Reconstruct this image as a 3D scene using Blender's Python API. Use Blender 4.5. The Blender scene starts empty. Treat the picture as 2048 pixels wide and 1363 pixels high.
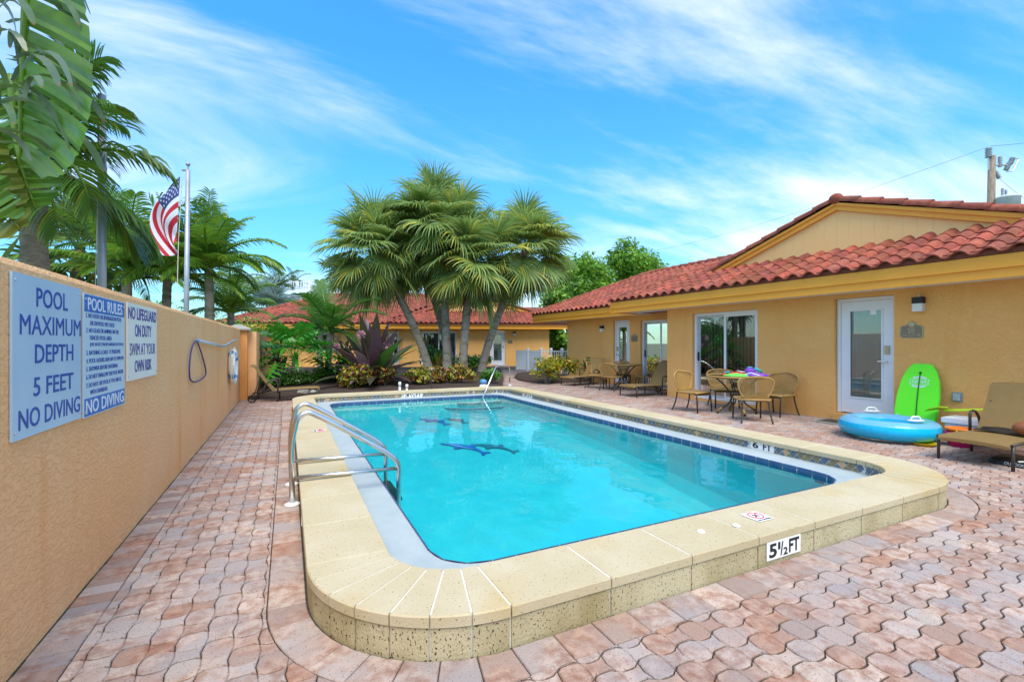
import bpy, math, random
from mathutils import Vector, Matrix, noise
R = math.radians
random.seed(7)
S = bpy.context.scene
COL = S.collection
# ------------------------------------------------------------------ camera
CAMH, FPX, YAW = 1.3, 920.0, math.atan(449 / 920.0)
cam = bpy.data.objects.new('camera', bpy.data.cameras.new('camera'))
COL.objects.link(cam)
cam.location = (0, 0, CAMH)
cam.rotation_euler = (R(90), 0, -YAW)
cam.data.sensor_width = 36.0
cam.data.lens = 36.0 * FPX / 2048.0
cam.data.shift_y = (686 - 681.5) / 2048.0
cam.data.clip_end = 2000
S.camera = cam
# ------------------------------------------------------------------ light and sky
SUN_EL, SUN_AZ = R(58), R(193)          # azimuth clockwise from +Y: behind the camera, over its left shoulder
w = bpy.data.worlds.new('World'); S.world = w; w.use_nodes = True
nt = w.node_tree; nt.nodes.clear()
def wn(t, **k):
    n = nt.nodes.new(t)
    for a, b in k.items(): setattr(n, a, b)
    return n
def wl(a, b): nt.links.new(a, b)
def wmath(op, a, b=None):
    n = wn('ShaderNodeMath', operation=op)
    for i, v in enumerate((a, b)):
        if v is None: continue
        if isinstance(v, (int, float)): n.inputs[i].default_value = v
        else: wl(v, n.inputs[i])
    return n.outputs[0]
sky = wn('ShaderNodeTexSky', sky_type='NISHITA', sun_disc=False, sun_elevation=SUN_EL, sun_rotation=SUN_AZ,
         altitude=0, air_density=1.0, dust_density=0.6, ozone_density=2.5)
hs = wn('ShaderNodeHueSaturation'); hs.inputs['Saturation'].default_value = 1.3; hs.inputs['Value'].default_value = 1.0
tn = wn('ShaderNodeMix', data_type='RGBA', blend_type='MULTIPLY'); tn.inputs[0].default_value = 1; tn.inputs[7].default_value = (.68, 1.06, 1.12, 1)
wl(sky.outputs[0], hs.inputs['Color']); wl(hs.outputs[0], tn.inputs[6])
tc = wn('ShaderNodeTexCoord')
sx = wn('ShaderNodeSeparateXYZ'); wl(tc.outputs['Generated'], sx.inputs[0])
zc = wmath('MAXIMUM', wmath('ADD', sx.outputs[2], 0.30), 0.05)
cx = wn('ShaderNodeCombineXYZ')
wl(wmath('DIVIDE', sx.outputs[0], zc), cx.inputs[0]); wl(wmath('DIVIDE', sx.outputs[1], zc), cx.inputs[1])
mp = wn('ShaderNodeMapping'); wl(cx.outputs[0], mp.inputs[0])
mp.inputs['Rotation'].default_value = (0, 0, R(45)); mp.inputs['Scale'].default_value = (0.5, 1.5, 1); mp.inputs['Location'].default_value = (9.2, 1.5, 0)
n1 = wn('ShaderNodeTexNoise'); n1.inputs['Scale'].default_value = 0.95; n1.inputs['Detail'].default_value = 10; n1.inputs['Roughness'].default_value = 0.6; n1.inputs['Distortion'].default_value = 0.9
wl(mp.outputs[0], n1.inputs['Vector'])
mp2 = wn('ShaderNodeMapping'); wl(cx.outputs[0], mp2.inputs[0]); mp2.inputs['Location'].default_value = (-4.2, 1.7, 0); mp2.inputs['Rotation'].default_value = (0, 0, R(70)); mp2.inputs['Scale'].default_value = (0.8, 1.1, 1)
n2 = wn('ShaderNodeTexNoise'); n2.inputs['Scale'].default_value = 0.45; n2.inputs['Detail'].default_value = 4; n2.inputs['Roughness'].default_value = 0.5
wl(mp2.outputs[0], n2.inputs['Vector'])
cr = wn('ShaderNodeValToRGB'); cr.color_ramp.elements[0].position = 0.45; cr.color_ramp.elements[1].position = 0.705
cr.color_ramp.interpolation = 'EASE'
wl(wmath('ADD', wmath('MULTIPLY', n1.outputs[0], 0.62), wmath('MULTIPLY', n2.outputs[0], 0.42)), cr.inputs[0])
mx = wn('ShaderNodeMix', data_type='RGBA')
wl(wmath('MULTIPLY', cr.outputs[0], 0.92), mx.inputs[0]); bw = wn('ShaderNodeRGBToBW'); wl(tn.outputs[2], bw.inputs[0])
soft = wn('ShaderNodeVectorMath', operation='SCALE'); wl(tn.outputs[2], soft.inputs[0]); wl(wmath('DIVIDE', 1.2, wmath('ADD', wmath('MULTIPLY', bw.outputs[0], 0.28), 1.0)), soft.inputs['Scale'])
wl(soft.outputs[0], mx.inputs[6]); mx.inputs[7].default_value = (3.5, 3.55, 3.65, 1)
bg = wn('ShaderNodeBackground'); bg.inputs[1].default_value = 0.15
wl(mx.outputs[2], bg.inputs[0])
wo = wn('ShaderNodeOutputWorld'); wl(bg.outputs[0], wo.inputs[0])
sl = bpy.data.lights.new('sun', 'SUN'); sl.energy = 1.5; sl.angle = R(40); sl.color = (1.0, 0.95, 0.87)
so = bpy.data.objects.new('sun', sl); COL.objects.link(so)
sd = Vector((math.sin(SUN_AZ) * math.cos(SUN_EL), math.cos(SUN_AZ) * math.cos(SUN_EL), math.sin(SUN_EL)))
so.rotation_euler = sd.to_track_quat('Z', 'Y').to_euler(); so.location = sd * 60
S.view_settings.view_transform = 'Standard'; S.view_settings.look = 'None'
S.view_settings.exposure = 1.42; S.view_settings.gamma = 1.0
S.cycles.max_bounces = 8; S.cycles.transparent_max_bounces = 16

# ------------------------------------------------------------------ helpers
def V(*a): return Vector(a)
class MB:
    """collects faces of one mesh"""
    def __init__(s): s.v = []; s.f = []; s.m = []; s.c = []; s.mi = 0; s.col = (1, 1, 1)
    def add(s, vs, fs):
        b = len(s.v); s.v += [tuple(p) for p in vs]
        for f in fs:
            s.f.append(tuple(b + i for i in f)); s.m.append(s.mi); s.c.append(s.col)
    def box(s, a, b):
        x0, y0, z0 = a; x1, y1, z1 = b
        s.add([(x0,y0,z0),(x1,y0,z0),(x1,y1,z0),(x0,y1,z0),(x0,y0,z1),(x1,y0,z1),(x1,y1,z1),(x0,y1,z1)],
              [(3,2,1,0),(4,5,6,7),(0,1,5,4),(1,2,6,5),(2,3,7,6),(3,0,4,7)])
    def prism(s, poly, z0, z1, bev=0.0):
        """polygon (ccw) extruded; bev shrinks the top edge"""
        n = len(poly); cx = sum(p[0] for p in poly)/n; cy = sum(p[1] for p in poly)/n
        vs = [(x, y, z0) for x, y in poly] + [(x, y, z1 - bev) for x, y in poly]
        fs = [(i, (i+1) % n, n+(i+1) % n, n+i) for i in range(n)]
        if bev:
            for x, y in poly:
                dx, dy = x-cx, y-cy; l = math.hypot(dx, dy) or 1
                vs.append((x-dx/l*bev, y-dy/l*bev, z1))
            fs += [(n+i, n+(i+1) % n, 2*n+(i+1) % n, 2*n+i) for i in range(n)] + [tuple(range(2*n, 3*n))]
        else: fs.append(tuple(range(n, 2*n)))
        s.add(vs, fs)
    def tube(s, pts, r, n=8, caps=True):
        pts = [Vector(p) for p in pts]; m = len(pts)
        rs = r if isinstance(r, (list, tuple)) else [r]*m
        vs = []; up = None
        for i, p in enumerate(pts):
            t = (pts[min(i+1, m-1)] - pts[max(i-1, 0)]).normalized()
            if up is None:
                up = V(0,0,1) if abs(t.z) < .9 else V(1,0,0)
            a = t.cross(up);
            if a.length < 1e-5: a = t.cross(V(0,1,0.1))
            a.normalize(); b = a.cross(t).normalized(); up = b
            for k in range(n):
                q = 2*math.pi*k/n
                vs.append(p + (a*math.cos(q) + b*math.sin(q))*rs[i])
        fs = [(i*n+k, i*n+(k+1) % n, (i+1)*n+(k+1) % n, (i+1)*n+k) for i in range(m-1) for k in range(n)]
        if caps: fs += [tuple(range(n-1, -1, -1)), tuple(range((m-1)*n, m*n))]
        s.add(vs, fs)
    def lathe(s, prof, c=(0,0,0), n=16):
        vs = []; m = len(prof)
        for r, z in prof:
            for k in range(n):
                q = 2*math.pi*k/n; vs.append((c[0]+r*math.cos(q), c[1]+r*math.sin(q), c[2]+z))
        fs = [(i*n+k, i*n+(k+1) % n, (i+1)*n+(k+1) % n, (i+1)*n+k) for i in range(m-1) for k in range(n)]
        if prof[0][0] > 1e-4: fs.append(tuple(range(n-1, -1, -1)))
        if prof[-1][0] > 1e-4: fs.append(tuple(range((m-1)*n, m*n)))
        s.add(vs, fs)
    def strip(s, a, b):
        """quads between two equally long point lists"""
        n = len(a); s.add(list(a)+list(b), [(i, i+1, n+i+1, n+i) for i in range(n-1)])
    def ell(s, c, r, n=10, m=6):
        s.lathe([(max(1e-5, math.sin(math.pi*i/m))*1.0, -math.cos(math.pi*i/m)) for i in range(m+1)], (0,0,0), n)
        k = (m+1)*n
        for i in range(len(s.v)-k, len(s.v)):
            x, y, z = s.v[i]; s.v[i] = (c[0]+x*r[0], c[1]+y*r[1], c[2]+z*r[2])
    def mesh(s, name, mats, smooth=False):
        me = bpy.data.meshes.new(name); me.from_pydata(s.v, [], s.f)
        for m in (mats if isinstance(mats, (list, tuple)) else [mats]): me.materials.append(M[m])
        if any(s.m): me.polygons.foreach_set('material_index', s.m)
        if any(c != (1, 1, 1) for c in s.c):
            at = me.color_attributes.new('Col', 'FLOAT_COLOR', 'CORNER'); d = []
            for f, c in zip(s.f, s.c): d += [c[0], c[1], c[2], 1.0]*len(f)
            at.data.foreach_set('color', d)
        if smooth: me.polygons.foreach_set('use_smooth', [True]*len(me.polygons))
        me.update(); return me
    def build(s, name, mats, parent=None, world=False, smooth=False):
        return place(name, s.mesh(name, mats, smooth), parent, world)
def wm(o):
    m = o.matrix_basis
    return wm(o.parent) @ o.matrix_parent_inverse @ m if o.parent else m
def place(name, me, parent=None, world=False, loc=None, rot=None, scale=None):
    o = bpy.data.objects.new(name, me); COL.objects.link(o)
    if loc is not None: o.location = loc
    if rot is not None: o.rotation_euler = rot
    if scale is not None: o.scale = scale if hasattr(scale, '__len__') else (scale,)*3
    if parent:
        o.parent = parent
        if world: o.matrix_parent_inverse = wm(parent).inverted()
    return o
def tag(o, label=None, cat=None, group=None, kind=None):
    if label: o['label'] = label
    if cat: o['category'] = cat
    if group: o['group'] = group
    if kind: o['kind'] = kind
    return o
def thing(name, loc, label, cat, rz=0, group=None, scale=1):
    o = bpy.data.objects.new(name, None); COL.objects.link(o); o.location = loc; o.rotation_euler = (0, 0, rz)
    o.empty_display_size = .1; o.scale = (scale,)*3
    return tag(o, label, cat, group)
def kids(o): return [c for c in COL.objects if c.parent == o]
def dup(root, loc, rz, label, group=None, scale=None):
    r = root.copy(); COL.objects.link(r); r.location = loc; r.rotation_euler = (0, 0, rz); r['label'] = label
    if scale: r.scale = (scale,)*3
    if group: r['group'] = group
    for ch in kids(root):
        c = ch.copy(); COL.objects.link(c); c.parent = r
        for g in kids(ch):
            d = g.copy(); COL.objects.link(d); d.parent = c
    return r
def at(px, d, py=None):
    """point at photograph column px, at depth d; with py its height too"""
    u = (px-1024)/FPX; s_, c_ = math.sin(YAW), math.cos(YAW)
    return V(d*(s_+u*c_), d*(c_-u*s_), 0 if py is None else CAMH-(py-686)/FPX*d)
def bez(a, b, c, n=10):
    a, b, c = Vector(a), Vector(b), Vector(c)
    return [a*(1-t)**2 + b*2*t*(1-t) + c*t*t for t in [i/n for i in range(n+1)]]
def fillet(pts, r, n=6):
    pts = [Vector(p) for p in pts]; out = [pts[0]]
    for i in range(1, len(pts)-1):
        a, b, c = pts[i-1:i+2]
        la, lc = (a-b).length, (c-b).length; k = min(r, la*.49, lc*.49)
        out += bez(b+(a-b).normalized()*k, b, b+(c-b).normalized()*k, n)
    return out + [pts[-1]]
def text_mb(txt, w_, h_, name, mat, parent, mtx, world=True, depth=.002, bold=0.0):
    """lettering of exactly w_ x h_, lying in the plane given by matrix mtx (x right, y up)"""
    cu = bpy.data.curves.new('lettering', 'FONT'); cu.body = txt; cu.offset = bold; cu.extrude = .004; cu.resolution_u = 3
    o = bpy.data.objects.new('lettering', cu); COL.objects.link(o)
    dg = bpy.context.evaluated_depsgraph_get(); me = bpy.data.meshes.new_from_object(o.evaluated_get(dg))
    COL.objects.unlink(o); bpy.data.objects.remove(o)
    xs = [v.co.x for v in me.vertices]; ys = [v.co.y for v in me.vertices]
    x0, x1, y0, y1 = min(xs), max(xs), min(ys), max(ys)
    for v in me.vertices:
        v.co = mtx @ V((v.co.x-x0)/(x1-x0)*w_, (v.co.y-y0)/(y1-y0)*h_, depth*(1 if v.co.z > 0 else 0))
    me.materials.clear(); me.materials.append(M[mat]); me.update()
    return place(name, me, parent, world)
def frame(o, x, y):
    """matrix with origin o, right x, up y"""
    x = Vector(x).normalized(); y = Vector(y).normalized(); z = x.cross(y)
    return Matrix(((x.x, y.x, z.x, o[0]), (x.y, y.y, z.y, o[1]), (x.z, y.z, z.z, o[2]), (0, 0, 0, 1)))

# ------------------------------------------------------------------ materials
M = {}
def mat(name, c1, c2=None, scale=4, rough=.6, bump=0, bscale=None, metal=0, attr=False, stretch=None, detail=5, spec=.5, coords='pos',
        lo=.35, hi=.65, translucent=0, coat=0, spots=None, bdist=.01, rvar=0, tint2=None):
    m = bpy.data.materials.new(name); m.use_nodes = True; t = m.node_tree; N = t.nodes; L = t.links
    p = N['Principled BSDF']; p.inputs['Roughness'].default_value = rough; p.inputs['Metallic'].default_value = metal
    p.inputs['Specular IOR Level'].default_value = spec; p.inputs['Coat Weight'].default_value = coat
    if coords == 'pos': vec = N.new('ShaderNodeNewGeometry').outputs['Position']
    else: vec = N.new('ShaderNodeTexCoord').outputs['Object']
    if stretch:
        mpn = N.new('ShaderNodeMapping'); mpn.inputs['Scale'].default_value = stretch; L.new(vec, mpn.inputs[0]); vec = mpn.outputs[0]
    def noise_(sc, det=detail, rg=.55):
        n = N.new('ShaderNodeTexNoise'); n.inputs['Scale'].default_value = sc; n.inputs['Detail'].default_value = det; n.inputs['Roughness'].default_value = rg
        L.new(vec, n.inputs['Vector']); return n.outputs[0]
    def mixc(fac, a, b, mode='MIX'):
        x = N.new('ShaderNodeMix'); x.data_type = 'RGBA'; x.blend_type = mode
        for i, v in ((0, fac), (6, a), (7, b)):
            if isinstance(v, (int, float)): x.inputs[i].default_value = v
            elif isinstance(v, tuple): x.inputs[i].default_value = (*v, 1)
            else: L.new(v, x.inputs[i])
        return x.outputs[2]
    def ramp(v, a, b):
        x = N.new('ShaderNodeMapRange'); x.inputs[1].default_value = a; x.inputs[2].default_value = b; L.new(v, x.inputs[0]); return x.outputs[0]
    c = tuple(c1)
    if c2 is not None: c = mixc(ramp(noise_(scale), lo, hi), tuple(c1), tuple(c2))
    if tint2: c = mixc(ramp(noise_(tint2[1], 3), tint2[2], tint2[3]), c, tint2[0])
    if attr:
        a = N.new('ShaderNodeVertexColor'); a.layer_name = 'Col'; c = mixc(1.0, c, a.outputs[0], 'MULTIPLY')
    if spots:                                        # (colour, scale, threshold): pits and specks
        c = mixc(ramp(noise_(spots[1], 2, .4), spots[2], spots[2]+.03), c, spots[0])
    if isinstance(c, tuple): p.inputs['Base Color'].default_value = (*c, 1)
    else: L.new(c, p.inputs['Base Color'])
    if rvar:
        r_ = N.new('ShaderNodeMapRange'); r_.inputs[3].default_value = rough-rvar; r_.inputs[4].default_value = rough+rvar
        L.new(noise_(scale*1.7), r_.inputs[0]); L.new(r_.outputs[0], p.inputs['Roughness'])
    if bump:
        b = N.new('ShaderNodeBump'); b.inputs['Strength'].default_value = bump; b.inputs['Distance'].default_value = bdist
        L.new(noise_(bscale or scale*6, 6, .6), b.inputs['Height']); L.new(b.outputs[0], p.inputs['Normal'])
    if translucent:
        out = N['Material Output']; tr = N.new('ShaderNodeBsdfTranslucent'); ms = N.new('ShaderNodeMixShader'); ms.inputs[0].default_value = translucent
        if isinstance(c, tuple): tr.inputs[0].default_value = (*c, 1)
        else: L.new(c, tr.inputs[0])
        L.new(p.outputs[0], ms.inputs[1]); L.new(tr.outputs[0], ms.inputs[2]); L.new(ms.outputs[0], out.inputs[0])
    M[name] = m; return m
def glassy(name, tint, ior=1.33, rough=.0, bump=0, bscale=6, bdist=.01, base=0, solid=None, minrefl=0.0):
    """clear sheet: fresnel mix of a tinted transparent and a mirror"""
    m = bpy.data.materials.new(name); m.use_nodes = True; t = m.node_tree; N = t.nodes; L = t.links; N.remove(N['Principled BSDF'])
    tr = N.new('ShaderNodeBsdfTransparent'); tr.inputs[0].default_value = (*tint, 1)
    g = N.new('ShaderNodeBsdfGlossy'); g.inputs['Roughness'].default_value = rough
    fr = N.new('ShaderNodeFresnel'); fr.inputs[0].default_value = ior; mxs = N.new('ShaderNodeMixShader')
    fac = fr.outputs[0]
    if minrefl:
        q = N.new('ShaderNodeMath'); q.operation = 'MAXIMUM'; q.inputs[1].default_value = minrefl; L.new(fac, q.inputs[0]); fac = q.outputs[0]
    src = tr.outputs[0]
    if solid:
        d = N.new('ShaderNodeBsdfDiffuse'); d.inputs[0].default_value = (*solid[0], 1); k = N.new('ShaderNodeMixShader'); k.inputs[0].default_value = solid[1]
        L.new(tr.outputs[0], k.inputs[1]); L.new(d.outputs[0], k.inputs[2]); src = k.outputs[0]
    L.new(fac, mxs.inputs[0]); L.new(src, mxs.inputs[1]); L.new(g.outputs[0], mxs.inputs[2]); L.new(mxs.outputs[0], N['Material Output'].inputs[0])
    if bump:
        geo = N.new('ShaderNodeNewGeometry'); mp_ = N.new('ShaderNodeMapping'); mp_.inputs['Scale'].default_value = (1, .75, 1); L.new(geo.outputs['Position'], mp_.inputs[0])
        ns = N.new('ShaderNodeTexNoise'); ns.inputs['Scale'].default_value = bscale; ns.inputs['Detail'].default_value = 2.5; L.new(mp_.outputs[0], ns.inputs['Vector'])
        b = N.new('ShaderNodeBump'); b.inputs['Strength'].default_value = bump; b.inputs['Distance'].default_value = bdist; L.new(ns.outputs[0], b.inputs['Height'])
        L.new(b.outputs[0], g.inputs['Normal']); L.new(b.outputs[0], fr.inputs['Normal'])
    M[name] = m; return m
def stucco(name, c1, c2, stain, ax):
    """trowelled stucco: ridges running sideways, faint vertical rust runs"""
    m = mat(name, c1, c2, 1.3, .85, spec=.2); t = m.node_tree; N = t.nodes; L = t.links; p = N['Principled BSDF']
    geo = N.new('ShaderNodeNewGeometry')
    def nz(scale, st, det=4, rg=.6):
        mp_ = N.new('ShaderNodeMapping'); mp_.inputs['Scale'].default_value = st; L.new(geo.outputs['Position'], mp_.inputs[0])
        n = N.new('ShaderNodeTexNoise'); n.inputs['Scale'].default_value = scale; n.inputs['Detail'].default_value = det; n.inputs['Roughness'].default_value = rg
        n.inputs['Distortion'].default_value = .8; L.new(mp_.outputs[0], n.inputs['Vector']); return n.outputs[0]
    a = nz(24, (1, 1, 1.9)); b_ = nz(90, (1, 1, 1.3), 3)
    cr_ = N.new('ShaderNodeValToRGB'); cr_.color_ramp.elements[0].position = .44; cr_.color_ramp.elements[1].position = .56; L.new(a, cr_.inputs[0])
    ad = N.new('ShaderNodeMath'); ad.operation = 'MULTIPLY_ADD'; ad.inputs[1].default_value = .35; L.new(b_, ad.inputs[0]); L.new(cr_.outputs[0], ad.inputs[2])
    bp = N.new('ShaderNodeBump'); bp.inputs['Strength'].default_value = .68; bp.inputs['Distance'].default_value = .006; L.new(ad.outputs[0], bp.inputs['Height']); L.new(bp.outputs[0], p.inputs['Normal'])
    st = (1, 1, .12)
    s_ = nz(2.2, st, 3); mr = N.new('ShaderNodeMapRange'); mr.inputs[1].default_value = .56; mr.inputs[2].default_value = .74; mr.inputs[4].default_value = .8; L.new(s_, mr.inputs[0])
    old = p.inputs['Base Color'].links[0].from_socket
    mx_ = N.new('ShaderNodeMix'); mx_.data_type = 'RGBA'; L.new(mr.outputs[0], mx_.inputs[0]); L.new(old, mx_.inputs[6]); mx_.inputs[7].default_value = (*stain, 1); L.new(mx_.outputs[2], p.inputs['Base Color'])
def weave(name, c1, c2, sx_, sy_):
    """woven resin: two crossing bands"""
    m = mat(name, c1, c2, 9, .5, coords='obj'); t = m.node_tree; N = t.nodes; L = t.links; p = N['Principled BSDF']
    tc_ = N.new('ShaderNodeTexCoord')
    ws = []
    for k, d in ((sx_, 'X'), (sy_, 'Y')):
        wv = N.new('ShaderNodeTexWave'); wv.bands_direction = d; wv.inputs['Scale'].default_value = k; wv.inputs['Distortion'].default_value = .4; L.new(tc_.outputs['Object'], wv.inputs[0]); ws.append(wv.outputs['Fac'])
    mu = N.new('ShaderNodeMath'); mu.operation = 'MULTIPLY'; L.new(ws[0], mu.inputs[0]); L.new(ws[1], mu.inputs[1])
    b = N.new('ShaderNodeBump'); b.inputs['Strength'].default_value = .9; b.inputs['Distance'].default_value = .006; L.new(mu.outputs[0], b.inputs['Height']); L.new(b.outputs[0], p.inputs['Normal'])
    old = p.inputs['Base Color'].links[0].from_socket; mx_ = N.new('ShaderNodeMix'); mx_.data_type = 'RGBA'
    L.new(mu.outputs[0], mx_.inputs[0]); mx_.inputs[6].default_value = (c1[0]*.5, c1[1]*.46, c1[2]*.4, 1); L.new(old, mx_.inputs[7]); L.new(mx_.outputs[2], p.inputs['Base Color'])

stucco('stucco_peach', (.92, .49, .215), (.92, .535, .26), (.86, .36, .11), 0)
stucco('stucco_gold', (.90, .455, .135), (.91, .49, .165), (.86, .41, .11), 0)
mat('pillar_paint', (.66, .27, .06), (.74, .33, .09), 2, .7, .2, 60)
mat('siding', (.90, .53, .20), (.91, .555, .22), 1.5, .7, .15, 30)
mat('fascia', (.90, .39, .035), (.87, .36, .03), 3, .5, .1, 40)
mat('soffit', (.80, .79, .76), (.74, .73, .70), 2, .8)
mat('white_paint', (.80, .81, .82), (.76, .77, .78), 3, .4)
mat('white_plastic', (.82, .83, .83), None, rough=.35)
mat('roof_tile', (.27, .065, .036), (.37, .112, .068), 9, .75, .4, 60, attr=True, spots=((.13, .05, .035), 34, .655), tint2=((.22, .07, .05), 3, .52, .72), spec=.25)
mat('roof_base', (.20, .06, .035), None, rough=.9)
mat('paver', (.50, .40, .34), (.34, .215, .165), 17, .85, .7, 150, attr=True, lo=.40, hi=.62, spots=((.24, .16, .13), 120, .645), bdist=.008, tint2=((.40, .345, .32), 4.3, .44, .60), spec=.2, detail=8)
mat('paver_sand', (.045, .035, .025), (.08, .062, .04), 20, .95, .3, 90)
mat('mulch', (.035, .020, .013), (.075, .045, .028), 25, .95, .9, 60, bdist=.03)
mat('soil', (.09, .12, .04), (.14, .12, .07), 2, .95, .6, 20, bdist=.03)
mat('coping', (.51, .42, .25), (.57, .485, .325), 2.2, .8, .35, 140, spots=((.25, .16, .06), 95, .675), tint2=((.52, .36, .13), 1.3, .56, .78), spec=.2)
mat('coping_face', (.49, .415, .245), (.55, .475, .30), 3, .85, .6, 120, spots=((.10, .07, .035), 115, .625), tint2=((.33, .26, .12), 2.6, .45, .70), spec=.2, stretch=(1, 1, .6))
mat('grout', (.72, .70, .63), (.60, .57, .48), 8, .9)
mat('grout_dark', (.30, .27, .20), (.42, .38, .30), 8, .9)
mat('plaster', (.42, .47, .465), (.36, .42, .42), 5, .6, .2, 90, spots=((.40, .47, .48), 90, .67))
mat('basin', (.035, .54, .59), (.025, .48, .545), 3, .6)
mat('blue_tile', (.045, .085, .19), (.07, .12, .26), 9, .25)
for nme, c in (('band_olive', (.20, .155, .07)), ('band_slate', (.09, .125, .165)), ('band_tan', (.52, .32, .15))):
    mat(nme, c, tuple(x*1.35 for x in c), 30, .35)
mat('steel', (.72, .72, .70), (.60, .60, .58), 4, .22, metal=1)
mat('galvanised', (.50, .53, .56), (.60, .63, .66), 8, .4, metal=.7)
mat('pole_alu', (.42, .44, .46), (.34, .36, .38), 6, .5, metal=.5)
mat('bronze', (.035, .028, .022), (.055, .042, .03), 12, .45)
weave('wicker', (.54, .345, .115), (.62, .41, .155), 48, 48)
mat('cane', (.40, .23, .062), (.48, .29, .085), 30, .5, .4, 300)
mat('sign_blue', (.42, .60, .74), (.46, .64, .77), 3, .35)
mat('sign_pale', (.52, .69, .79), (.56, .72, .80), 3, .4)
mat('sign_cream', (.78, .79, .70), (.82, .83, .76), 3, .5)
mat('print_blue', (.02, .065, .33), (.03, .09, .40), 20, .5)
mat('print_band', (.03, .14, .47), (.10, .26, .58), 60, .6, lo=.48, hi=.7)
mat('print_white', (.80, .84, .86), (.62, .74, .84), 60, .5)
mat('print_navy', (.05, .05, .26), (.08, .07, .34), 30, .5)
mat('black', (.012, .012, .014), None, rough=.5)
mat('dark_room', (.03, .028, .025), None, rough=.9)
mat('blind', (.16, .17, .14), (.20, .21, .17), 3, .8)
mat('door_blind', (.52, .55, .55), (.58, .60, .60), 4, .6)
glassy('glass', (.84, .88, .86), 1.5, 0, minrefl=.14)
glassy('table_glass', (.62, .72, .70), 1.45, .02, minrefl=.12)
mat('bark_palm', (.27, .23, .175), (.42, .36, .28), 14, .9, .9, 26, stretch=(1, 1, 2.4), bdist=.04, tint2=((.15, .14, .07), 2.2, .5, .7))
mat('bark', (.12, .10, .08), (.20, .17, .14), 9, .9, .8, 30, bdist=.02)
LF = dict(attr=True, translucent=.42, rough=.42, spec=.45)
mat('leaf', (1, 1, 1), (.72, .78, .62), 3.5, **LF)
mat('leaf_gloss', (1, 1, 1), (.78, .82, .7), 5, attr=True, translucent=.28, rough=.26, spec=.55)
mat('concrete', (.30, .28, .24), (.42, .39, .33), 6, .9, .5, 60, tint2=((.16, .15, .11), 3, .5, .7))
mat('rope', (.72, .68, .56), None, rough=.9)
mat('life_ring', (.84, .84, .78), (.78, .78, .70), 5, .6)
mat('ring_blue', (.10, .27, .52), None, rough=.6)
mat('strap_violet', (.07, .05, .20), None, rough=.7)
mat('flag_red', (.62, .02, .045), (.54, .02, .04), 8, .7, translucent=.2)
mat('flag_white', (.86, .87, .88), (.80, .81, .84), 8, .7, translucent=.2)
mat('flag_blue', (.035, .06, .22), None, rough=.7)
mat('wood_pole', (.19, .145, .10), (.34, .28, .21), 5, .9, .6, 20, stretch=(4, 4, .5), bdist=.02)
mat('porcelain', (.34, .39, .41), (.44, .48, .50), 9, .35)
mat('transformer', (.60, .65, .66), (.52, .57, .58), 5, .5)
mat('wire', (.05, .055, .06), None, rough=.6)
mat('bodyboard', (.13, .92, .006), (.15, .94, .01), 4, .45, .08, 200)
mat('lime_edge', (.16, .86, .03), None, rough=.5)
mat('float_blue', (.0, .44, .74), (.0, .49, .79), 2, .22, spec=.6)
glassy('float_clear', (.66, .88, .97), 1.12, .05, solid=((.26, .64, .84), .66), minrefl=.03)
mat('float_top', (.20, .58, .80), (.26, .64, .85), 5, .2, spec=.6, translucent=.3)
mat('toy_lime', (.62, .86, .012), None, rough=.35)
mat('toy_orange', (.92, .22, .012), None, rough=.4)
mat('toy_pink', (.72, .015, .20), None, rough=.4)
mat('toy_yellow', (.88, .62, .02), None, rough=.4)
mat('toy_purple', (.20, .05, .50), (.28, .08, .58), 20, .45)
mat('toy_green', (.10, .72, .05), (.16, .80, .1), 20, .45)
mat('toy_red', (.72, .03, .06), None, rough=.5)
mat('toy_teal', (.02, .40, .38), None, rough=.5)
mat('foam_white', (.82, .83, .84), (.76, .77, .79), 30, .8)
mat('leather', (.27, .085, .03), (.33, .11, .04), 12, .5, .4, 200)
mat('brass', (.42, .34, .18), (.52, .44, .26), 20, .4, metal=.3)
mat('plaque', (.20, .155, .10), (.26, .20, .13), 30, .6)
mat('outlet_grey', (.24, .29, .31), None, rough=.5)
mat('lamp_lens', (.74, .75, .72), None, rough=.3)
mat('mat_fibre', (.30, .27, .22), (.46, .43, .36), 40, .95)
mat('decal', (.84, .84, .82), None, rough=.5)
mat('metal_roof', (.50, .58, .64), (.56, .64, .70), 2, .4)
mat('house_white', (.78, .82, .86), None, rough=.6)
mat('moss', (.045, .055, .02), (.09, .08, .04), 18, .95, .8, 60)
mat('dolphin', (.015, .07, .42), (.04, .16, .55), 6, .4)
mat('dolphin_pale', (.20, .34, .66), (.30, .44, .72), 6, .4)
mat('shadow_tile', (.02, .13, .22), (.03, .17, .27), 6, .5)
glassy('water', (.64, .96, .975), 1.33, 0.0, bump=.2, bscale=2.6, bdist=.03)

# ================================================================== SETTING: ground, deck, beds
def proj(p):
    s_, c_ = math.sin(YAW), math.cos(YAW); d = p[0]*s_+p[1]*c_
    if d < .2: return None
    return 1024+FPX*(p[0]*c_-p[1]*s_)/d, 686-FPX*(p[2]-CAMH)/d, d
def in_view(p, m=20):
    q = proj(p); return q is not None and -m < q[0] < 2048+m and -m < q[1] < 1363+m
def rrect(x0, y0, x1, y1, r, n=8, step=None):
    """rounded rectangle, ccw from the near left corner"""
    out = []
    for cx_, cy_, a0 in ((x0+r, y0+r, 180), (x1-r, y0+r, 270), (x1-r, y1-r, 0), (x0+r, y1-r, 90)):
        out += [(cx_+r*math.cos(R(a0+90*i/n)), cy_+r*math.sin(R(a0+90*i/n))) for i in range(n+1)]
    return out
PX0, PX1, PY0, PY1, PR = .09, 5.35, 1.77, 11.0, .77        # outer edge of the raised pool kerb
BW = .18                                                    # border course round it
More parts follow.
